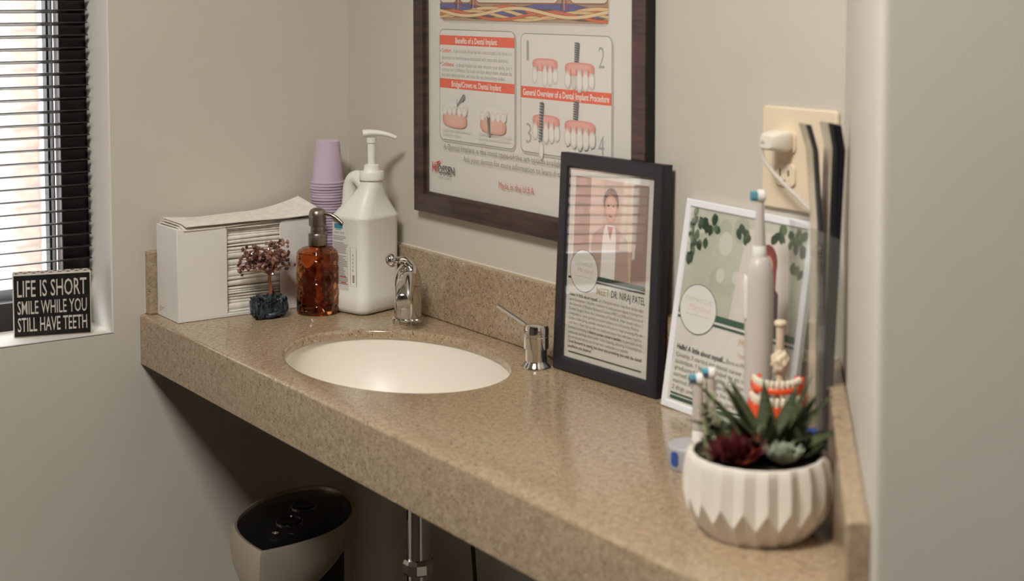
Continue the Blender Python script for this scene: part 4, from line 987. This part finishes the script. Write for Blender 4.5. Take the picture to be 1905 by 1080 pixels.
# ------------------------------------------------------------------ acrylic brochure holder and brochures by the right wall
HA, HB = Vector((1.1110, -0.0655, 0)), Vector((1.2030, -0.1075, 0))
hd_ = (HB - HA).normalized(); hn = Vector((hd_.y, -hd_.x, 0))      # hn points to the viewer's left side
if hn.x > 0: hn = -hn
ang = math.atan2(hd_.y, hd_.x); HL = (HB - HA).length
bh = thing('brochure_holder', 'clear acrylic brochure holder standing in the corner against the slanting wall', 'holder', (HA.x, HA.y, 0.0004), (0, 0, ang))   # local x runs along the panel to the viewer, +y to the wall
def hp_(poly, y0, y1, name): return MB().prism(poly, 'y', y0, y1).build(name, m_acrylic, bh, bevel=0.0006)
hp_([(0.0, 0.0), (HL, 0.0), (HL - 0.004, 0.262), (0.0, 0.262)], 0.0, 0.0022, 'front_panel')
MB().prism([(0.002, 0.0024), (HL - 0.001, 0.0024), (HL - 0.001, 0.0105), (0.002, 0.0105)], 'z', 0.0, 0.0022).build('bottom_panel', m_acrylic, bh, bevel=0.0005)
MB().prism([(0.0024, 0.0), (0.0110, 0.0), (0.0110, 0.104), (0.0215, 0.130), (0.0240, 0.155), (0.0170, 0.255), (0.0024, 0.262)], 'x', HL - 0.0026, HL - 0.0006).build('side_panel', m_acrylic, bh, bevel=0.0006)
m_broF = principled('brochure_front', rgb(226, 216, 200), 0.3, spec=0.5)
noise_tint(m_broF, rgb(200, 184, 156), rgb(222, 210, 188), 22, lo=0.4, hi=0.6)
m_broB = principled('brochure_back', rgb(24, 24, 32), 0.3, spec=0.5)
def brochure(y0, lean, top, lab, xoff=0.0, z0=0.0034, wide=0.084, bend=0.0):
    t = thing('brochure', lab, 'brochure', (HA.x, HA.y, 0.0004), (0, 0, ang), 'brochures in the acrylic holder')
    prof = []
    K = 14
    for i in range(K + 1):
        z_ = z0 + (top - z0) * i / K; s = i / K
        y = y0 + lean * s + bend * max(0.0, (z_ - 0.264) / (top - 0.264))
        if s > 0.93: y -= (s - 0.93) / 0.07 * 0.006
        prof.append((y, z_))
    th_ = 0.0011
    def sheet(name, mat, x0, x1, a, b_):
        MB().prism([(y + a, z_) for y, z_ in prof] + [(y + b_, z_) for y, z_ in prof[::-1]], 'x', x0, x1).build(name, mat, t, angle=50)
    sheet('printed_front', m_broF, xoff, xoff + wide - 0.0105, 0.0, th_)
    sheet('black_cover', m_broB, xoff, xoff + wide, th_ + 0.00002, th_ * 2)
    sheet('black_border', m_broB, xoff + wide - 0.0104, xoff + wide, 0.0, th_)
    return t
brochure(0.0030, 0.0, 0.372, 'single black edged brochure leaning forward, left of the other brochures', 0.054, 0.0034, 0.030, -0.0085)
brochure(0.0052, 0.0105, 0.374, 'black edged brochure in the acrylic holder, second from the left', 0.058, 0.0034, 0.034)
brochure(0.0070, 0.0130, 0.373, 'black edged brochure in the acrylic holder, third from the left', 0.060, 0.0034, 0.032)
brochure(0.0088, 0.0150, 0.372, 'black edged brochure nearest the slanting wall in the acrylic holder', 0.060, 0.0034, 0.032)

# ------------------------------------------------------------------ tooth model with orange gums
DX_, DY_ = 1.1700, -0.1420
dm = thing('tooth_model', 'open dental jaw model with orange gums and white teeth behind the potted plant', 'dental model', (DX_, DY_, 0.0004), (0, 0, math.radians(-50)))   # local +x faces the viewer
def arch(s, w, d): # s in -1..1
    a = s * PI * 0.5
    return (d * (math.cos(a) ** 0.9 if math.cos(a) > 0 else 0) - d * 0.55, w * math.sin(a))
def jaw(z0, z1, w, d, name, tooth_h, n=12, flare=0.0):
    rings = []
    for i in range(25):
        s = -1 + 2 * i / 24; x, y = arch(s, w, d); x2, y2 = arch(s, w - 0.010, d - 0.008)
        x2 = min(x2, x - 0.004); fl = flare * abs(s) ** 4
        rings.append([(x2, y2, z0), (x + 0.001, y * 1.02, z0), (x + 0.002, y * 1.03, (z0 + z1) / 2), (x, y, z1 + fl), (x2, y2, z1 + fl)])
    g = MB().loft(rings).build(name, m_gum, dm, angle=70)
    for i in range(n):
        s = -0.86 + 1.72 * (i + 0.5) / n; x, y = arch(s, w - 0.0030, d - 0.0022); a = math.atan2(y, x + d * 0.55)
        tw_ = 0.0050 if 3 <= i <= n - 4 else 0.0058
        prof = [(0.80, -0.0015), (1.0, 0.25), (1.0, 0.6), (0.86, 0.9), (0.5, 1.0)]
        M = Matrix.Translation((x, y, z1 - 0.0012)) @ Matrix.Rotation(a, 4, 'Z')
        MB().loft([[(p * 0.0028 * k, q__ * tw_ * 0.5 * k, tooth_h * zz_) for p, q__ in ((1, 0.0), (0.8, 0.75), (0, 1), (-0.8, 0.75), (-1, 0), (-0.8, -0.75), (0, -1), (0.8, -0.75))] for k, zz_ in prof], M=M).build('tooth', m_tooth, g, angle=70)
jaw(0.0640, 0.0850, 0.0300, 0.0400, 'lower_gum', 0.0100, 12, 0.006)
jaw(0.0975, 0.1040, 0.0270, 0.0360, 'upper_gum', 0.0085, 12, 0.004)
MB().lathe([(0.0200, 0.0), (0.0200, 0.004), (0.0090, 0.008), (0.0090, 0.0640)], 24, (-0.008, 0, 0)).build('stand', m_white, dm, angle=30)
MB().tube([(-0.0165, 0.0, 0.055), (-0.0240, 0.0, 0.070), (-0.0235, 0, 0.0995)], 0.0026, 8).build('hinge_wire', m_silver, dm)
MB().box(-0.026, -0.008, -0.012, 0.012, 0.0965, 0.0990).build('hinge_plate', m_gum, dm, bevel=0.001)
MB().tube([(-0.016, 0.0, 0.055), (-0.012, 0.034, 0.052)], 0.0022, 8).build('side_rod', m_silver, dm)
MB().lathe([(0.0, -0.005), (0.0062, -0.004), (0.0070, 0.0), (0.0062, 0.004), (0.0, 0.005)], 16, (-0.012, 0.0355, 0.052), False, False).build('side_knob', m_blue, dm, label='blue knob')

# ------------------------------------------------------------------ brush head holder
QX, QY = 1.0770, -0.1765
bs = thing('brush_head_holder', 'round grey base with blue mark holding two spare brush heads, left of the pot', 'holder', (QX, QY, 0.0004))
MB().lathe([(0.0232, 0.0), (0.0240, 0.0015), (0.0240, 0.0225), (0.0228, 0.0245), (0.0, 0.0250)], 40, cap1=False).build('base', m_puck, bs, angle=30)
aB = math.atan2(-0.9, 0.10)
MB().loft([[(0.0236 + xx, yy * s, 0.0125 + z_ * s) for yy, z_ in rrect(0.010, 0.016, 0.0046, 5)] for xx, s in ((-0.001, 1.0), (0.0010, 1.0))], M=Matrix.Rotation(aB, 4, 'Z')).build('blue_mark', m_blue, bs)
def spare(px_, py_, h, lab):
    t = thing('spare_brush_head', lab, 'brush head', (QX + px_, QY + py_, 0.0256), group='spare brush heads')
    MB().lathe([(0.0062, 0.0), (0.0064, 0.0010), (0.0064, 0.0032)], 20).build('colour_ring', m_red, t, angle=30)
    MB().lathe([(0.0064, 0.0034), (0.0066, 0.0050), (0.0062, 0.0140), (0.0054, 0.0160)], 20).build('collar', m_white, t, angle=30)
    MB().lathe([(0.0060, 0.0160), (0.0060, 0.030), (0.0058, h - 0.012), (0.0052, h - 0.006)], 20).build('stem', m_film2, t, angle=40)
    M = Matrix.Translation((0, 0, h)) @ Mb @ Matrix.Rotation(PI / 2, 4, 'Y')
    MB().lathe([(0.0036, -0.0058), (0.0062, -0.0040), (0.0066, 0.0), (0.0060, 0.0026)], 20, M=M).build('brush_head', m_white, t, angle=40)
    bristles('bristles', m_teal, t, M, 0.0011, [(-0.0034, -0.003), (-0.0036, 0.0), (-0.0034, 0.003), (-0.0012, -0.004), (-0.0012, 0.004), (-0.0008, 0.0)], 0.0024, 0.0100)
    bristles('bristles', m_navy, t, M, 0.0011, [(0.0040, -0.002), (0.0040, 0.002), (0.0020, -0.0036), (0.0020, 0.0036), (0.0016, 0)], 0.0024, 0.0095)
m_film2 = principled('frosted_stem', rgb(226, 218, 206), 0.3, spec=0.4, trans=0.45)
spare(0.0080, 0.0040, 0.0710, 'spare brush head standing on the grey base, shorter left one')
spare(0.0110, 0.0190, 0.0760, 'spare brush head standing on the grey base, taller right one')
# ------------------------------------------------------------------ potted succulents
KX, KY = 1.2560, -0.2520
pt = thing('succulent_pot', 'white ribbed ceramic pot planted with assorted succulents at the near counter end', 'potted plant', (KX, KY, 0.0004))
NR = 20; n2 = NR * 2
levels = ((0.0, 0.0490, 0.0006, 1), (0.0045, 0.0525, 0.0012, 1), (0.0210, 0.0635, 0.0026, 1), (0.0380, 0.0668, 0.0030, 0), (0.0580, 0.0672, 0.0028, 0), (0.0705, 0.0655, 0.0022, 0), (0.0750, 0.0640, 0.0012, 0), (0.0762, 0.0625, 0.0006, 0), (0.0755, 0.0600, 0.0003, 0), (0.0700, 0.0600, 0.0, 0), (0.0600, 0.0600, 0.0, 0))
b = MB(); vs = []; fs = []
for z_, r, a, ph in levels:
    for j in range(n2):
        q_ = r + (a if (j + ph) % 2 == 0 else -a); vs.append((q_ * math.cos(2 * PI * j / n2), q_ * math.sin(2 * PI * j / n2), z_))
for i in range(len(levels) - 1):
    for j in range(n2):
        k = (j + 1) % n2; p00, p01, p10, p11 = i * n2 + j, i * n2 + k, (i + 1) * n2 + j, (i + 1) * n2 + k
        if levels[i][3] == levels[i + 1][3]: fs.append((p00, p01, p11, p10))
        else:   # crest meets valley: ridges run crest to crest and make the pointed facets
            if (j + levels[i][3]) % 2 == 0: fs += [(p00, p01, p11), (p00, p11, p10)]
            else: fs += [(p00, p01, p10), (p01, p11, p10)]
fs.append(tuple(range(n2))[::-1]); fs.append(tuple((len(levels) - 1) * n2 + j for j in range(n2)))
b.add(vs, fs).build('pot', m_pot, pt, angle=10)
MB().lathe([(0.0596, 0.0602), (0.0596, 0.0690), (0.030, 0.0725), (0.0, 0.0735)], 32, cap1=False).build('moss', m_soil, pt)
def leaf_mesh(name, mat, L, W, Tk, curl, n=9, fold=0.25, tip=1.0, wide=0.35):
    """pointed fleshy leaf growing along +z, bending towards +x"""
    rings = []
    for i in range(n + 1):
        s = i / n
        w = W * (min(1.0, (s + 0.06) / wide) ** 0.6 if s < wide else max(0.0, 1 - ((s - wide) / (1 - wide)) ** (1.3 * tip))) ** 1.0
        w = max(w, 0.0002); t = Tk * (1 - 0.85 * s)
        bend = curl * s * s * L; zz = L * (s - 0.35 * abs(curl) * s ** 3)
        rings.append([(bend + fold * w, -w, zz), (bend - t * 0.4, -w * 0.5, zz), (bend - t, 0, zz), (bend - t * 0.4, w * 0.5, zz), (bend + fold * w, w, zz), (bend + t * 0.3, 0, zz)])
    return MB().loft(rings).mesh(name, mat, True, 60)
def plant(name, label, cx, cy, z_): 
    o = bpy.data.objects.new(name, None); col.objects.link(o); o.parent = pt; o.location = (cx, cy, z_); o['label'] = label; o.empty_display_size = 0.01
    return o
def put_leaf(me, parent, az, tilt, s, roll=0.0, off=0.0, zo=0.0):
    o = bpy.data.objects.new(me.name.split('.')[0], me); col.objects.link(o); o.parent = parent
    o.rotation_euler = Euler((0, tilt, az), 'XYZ'); o.scale = (s, s, s); o.location = (off * math.cos(az), off * math.sin(az), zo)
    return o
m_agave = noise_tint(principled('agave_green', rgb(60, 70, 44), 0.65, spec=0.25), rgb(34, 44, 26), rgb(84, 90, 58), 18, stretch=(1, 1, 6))
m_red_leaf = noise_tint(principled('wine_red_leaf', rgb(86, 26, 32), 0.65, spec=0.2), rgb(50, 15, 20), rgb(108, 36, 40), 30)
m_grey_leaf = noise_tint(principled('grey_green_leaf', rgb(150, 158, 138), 0.7, spec=0.2), rgb(126, 136, 116), rgb(168, 174, 154), 40)
m_dark_leaf = noise_tint(principled('dark_green_leaf', rgb(48, 58, 38), 0.65, spec=0.25), rgb(34, 44, 28), rgb(70, 76, 48), 30)
m_pale_leaf = noise_tint(principled('pale_green_leaf', rgb(136, 142, 108), 0.55), rgb(112, 120, 88), rgb(160, 162, 128), 40)
rnd = random.Random(21)
vr = Vector((0.573, 0.82)); vd = Vector((-0.82, 0.573))     # view right, view depth (in plan)
def plan(r, d): p = vr * r + vd * d; return p.x, p.y
# agave, tall spikes
ax, ay = plan(0.012, 0.003); ag = plant('agave', 'tall dark green spiky agave', ax, ay, 0.070)
agl = [leaf_mesh('agave_leaf', m_agave, 0.088, 0.0138, 0.0028, c, 10, 0.30, 0.8, 0.30) for c in (0.10, 0.22, 0.05)]
az0 = math.atan2(vr.y, vr.x)
for i, (a, t, s, k) in enumerate(((180, 52, 1.02, 1), (172, 38, 1.12, 0), (150, 60, .95, 1), (200, 64, .8, 1), (196, 24, .95, 0), (262, 18, .62, 2), (300, 26, .62, 0), (330, 24, .85, 0), (0, 22, 1.0, 2), (8, 40, .95, 0), (350, 56, 1.0, 1), (20, 64, .9, 1), (90, 20, .85, 0), (130, 30, .95, 0), (50, 34, .9, 0), (240, 46, .70, 1), (285, 50, .52, 1), (220, 40, .85, 0), (270, 34, .58, 0), (315, 44, .66, 1), (165, 26, .98, 0), (15, 34, .9, 0))):
    put_leaf(agl[k], ag, az0 + math.radians(a), math.radians(t), s, off=0.004)
# red rosette
ax, ay = plan(-0.024, -0.027); rs = plant('red_rosette', 'wine red rosette succulent', ax, ay, 0.0730)
rl = [leaf_mesh('rosette_leaf', m_red_leaf, 0.035, 0.0052, 0.0026, c, 6, 0.35, 1.2, 0.45) for c in (-0.25, -0.10)]
for ring_, (n_, t, s) in enumerate(((16, 76, 1.0), (15, 60, .98), (12, 42, .9), (9, 26, .8), (5, 12, .7))):
    for i in range(n_): put_leaf(rl[ring_ % 2], rs, 2 * PI * (i + 0.5 * (ring_ % 2)) / n_ + rnd.uniform(-.1, .1), math.radians(t + rnd.uniform(-6, 6)), s * rnd.uniform(.9, 1.1), off=0.002)
m_rust = principled('rust_leaf_tip', rgb(150, 62, 40), 0.5)
for i in range(3):
    rt = leaf_mesh('rust_leaf', m_rust, 0.034, 0.0030, 0.0016, 0.08, 6, 0.3)
    put_leaf(rt, rs, az0 + math.radians(-20 - 30 * i), math.radians(14 + 22 * i), 1.0, off=0.012)
# grey green rosette
ax, ay = plan(0.018, -0.034); gs = plant('grey_rosette', 'small grey green rosette succulent', ax, ay, 0.0740)
gl_ = [leaf_mesh('rosette_leaf', m_grey_leaf, 0.0245, 0.0042, 0.0026, c, 6, 0.15, 1.4, 0.5) for c in (-0.3, -0.1)]
for ring_, (n_, t, s) in enumerate(((13, 72, 1.0), (12, 54, 1.0), (10, 38, .92), (7, 22, .85), (3, 8, .8))):
    for i in range(n_): put_leaf(gl_[ring_ % 2], gs, 2 * PI * (i + 0.5 * (ring_ % 2)) / n_, math.radians(t), s * rnd.uniform(.92, 1.08), off=0.001)
# dark leafy one on the right
ax, ay = plan(0.036, -0.006); ds = plant('leafy_succulent', 'dark green broad leaved succulent', ax, ay, 0.0720)
dl = [leaf_mesh('broad_leaf', m_dark_leaf, 0.031, 0.0115, 0.0022, c, 6, 0.30, 1.6, 0.55) for c in (-0.2, 0.1)]
for ring_, (n_, t, s) in enumerate(((7, 66, .95), (8, 46, 1.0), (6, 24, 1.0), (3, 8, .9))):
    for i in range(n_): put_leaf(dl[ring_ % 2], ds, 2 * PI * (i + 0.4 * ring_) / n_, math.radians(t + rnd.uniform(-8, 8)), s * rnd.uniform(.85, 1.15), off=0.003, zo=0.0)
# pale stems on the left and a rear filler
ax, ay = plan(-0.047, -0.010); ps = plant('pale_stem_succulent', 'pale green stem succulent', ax, ay, 0.070)
stm = MB(); lvs = []
for k, (r, d, h, bx) in enumerate(((0.0, 0.0, 0.044, -0.004), (0.010, 0.012, 0.036, 0.002), (-0.001, 0.014, 0.052, 0.001))):
    x, y = plan(r, d); x2, y2 = plan(r + bx, d + 0.002)
    path = smooth_path([(x, y, 0), ((x + x2) / 2, (y + y2) / 2, h * 0.6), (x2, y2, h)], 5); stm.tube(path, 0.0018, 6)
    for i in range(11):
        lvs.append((path[min(len(path) - 1, int(i / 11 * len(path)))], rnd.uniform(0, 2 * PI), rnd.uniform(35, 70)))
stm.build('stem', m_pale_leaf, ps)
pl_ = leaf_mesh('stem_leaf', m_pale_leaf, 0.0135, 0.0040, 0.0018, 0.1, 5, 0.1, 1.5, 0.5)
for p, a, t in lvs:
    o = put_leaf(pl_, ps, a, math.radians(t), rnd.uniform(.8, 1.15)); o.location = p
ax, ay = plan(-0.022, 0.012); fs_ = plant('bushy_succulent', 'mid green bushy succulent behind the red rosette', ax, ay, 0.072)
fl_ = leaf_mesh('bushy_leaf', principled('mid_green_leaf', rgb(78, 88, 62), 0.55), 0.028, 0.0080, 0.0020, 0.1, 6, 0.25, 1.5, 0.5)
for ring_, (n_, t, s) in enumerate(((9, 62, 1.0), (8, 40, 1.1), (5, 18, 1.0))):
    for i in range(n_): put_leaf(fl_, fs_, 2 * PI * (i + 0.4 * ring_) / n_, math.radians(t + rnd.uniform(-10, 10)), s * rnd.uniform(.85, 1.2), off=0.004)

# ------------------------------------------------------------------ trash can under the counter
tc = thing('trash_can', 'silver and black pointed trash can with glossy lid under the counter', 'trash can', (0.2170, -0.2200, FLOOR + 0.0005), (0, 0, math.radians(-45)))   # local +x: pointed front
TZ = -0.300 - FLOOR
def lens(sc, n=28, L=0.152, Wd=0.090):
    pts = []
    for i in range(n):
        a = 2 * PI * i / n; x = math.cos(a); y = math.sin(a)
        yy = math.copysign(abs(y) ** 1.95, y) if x > 0 else math.copysign(abs(y) ** 1.1, y)
        pts.append((x * L * sc, yy * Wd * sc))
    return pts
def lring(sc, z_): return [(x, y, z_ if not callable(z_) else z_(x)) for x, y in lens(sc, 48)]
zb = lambda f: (lambda x: TZ - 0.014 - f * 0.125 * max(0.0, 0.5 + 0.5 * x / 0.152) ** 2.3)
MB().loft([lring(0.925, TZ - 0.004), lring(0.935, TZ + 0.002), lring(0.975, TZ + 0.0030), lring(1.005, TZ - 0.003)] + [lring(s, zb(f)) for s, f in ((1.035, 0.08), (1.05, 0.22), (1.03, 0.50), (0.94, 0.82), (0.84, 1.0))] + [lring(0.80, zb(0.98))], False, False).build('collar', m_silver, tc, angle=50)
m_lid = principled('gloss_black_lid', rgb(14, 14, 15), 0.14, spec=0.5)
MB().loft([lring(0.928, TZ - 0.012), lring(0.926, TZ - 0.002), lring(0.89, TZ - 0.0005), lring(0.5, TZ + 0.001)]).build('lid', m_lid, tc, angle=40)
for xx, r in ((0.022, 0.0200), (-0.048, 0.0190)):
    so = MB().lathe([(r, 0.0), (r, 0.0035), (r - 0.003, 0.0048), (r - 0.0042, 0.0030), (0.0, 0.0022)], 32, (xx, 0, TZ + 0.0008), cap1=False).build('sensor_ring', m_lid, tc, angle=30)
    MB().lathe([(r + 0.0012, 0.0), (r + 0.0012, 0.0016), (r, 0.0020), (r - 0.0004, 0.0)], 32, (xx, 0, TZ + 0.0009), False, False).build('bright_rim', m_chrome, so)
P_ = MB(); P_.tube([(0.068 + 0.003 * math.cos(a * PI / 6), 0.0055 - 0.012 + 0.0045 * math.sin(a * PI / 6), TZ + 0.0008) for a in range(13)], 0.0006, 6, caps=False); P_.build('printed_emblem', m_silver, tc)
MB().box(0.0665, 0.0685, 0.0, 0.022, TZ + 0.0002, TZ + 0.0009).build('printed_mark', principled('grey_print', rgb(90, 88, 86), 0.5), tc, smooth=False)
for i in range(2): MB().box(0.094 + i * 0.005, 0.0955 + i * 0.005, -0.008 + 0.002 * i, 0.010 - 0.003 * i, TZ + 0.0002, TZ + 0.0009).build('indicator_bar', m_blackmatte, tc, smooth=False)
MB().loft([lring(0.74, 0.0), lring(0.76, 0.01), lring(0.80, TZ - 0.16), lring(0.80, TZ - 0.02)]).build('bin_body', m_blackmatte, tc, angle=40)

# ------------------------------------------------------------------ ceiling lights
m_diff = bpy.data.materials.new('lit_diffuser'); m_diff.use_nodes = True
_n, _l = m_diff.node_tree.nodes, m_diff.node_tree.links
_n.remove(_n['Principled BSDF']); em = _n.new('ShaderNodeEmission'); em.inputs[0].default_value = (*LAMP_COL, 1); em.inputs[1].default_value = LAMP
_l.new(em.outputs[0], _n['Material Output'].inputs[0])
for i, (x, y, w, d, lab) in enumerate(LIGHTS):
    c = thing('ceiling_light', lab, 'ceiling light', (x, y, CEIL - 0.0005))
    fr = MB()
    fr.box(-w / 2, w / 2, -d / 2, -d / 2 + 0.025, -0.012, 0); fr.box(-w / 2, w / 2, d / 2 - 0.025, d / 2, -0.012, 0)
    fr.box(-w / 2, -w / 2 + 0.025, -d / 2 + 0.025, d / 2 - 0.025, -0.012, 0); fr.box(w / 2 - 0.025, w / 2, -d / 2 + 0.025, d / 2 - 0.025, -0.012, 0)
    fr.build('light_frame', m_white, c, smooth=False)
    MB().box(-w / 2 + 0.026, w / 2 - 0.026, -d / 2 + 0.026, d / 2 - 0.026, -0.008, -0.004).build('diffuser', m_diff, c, smooth=False)
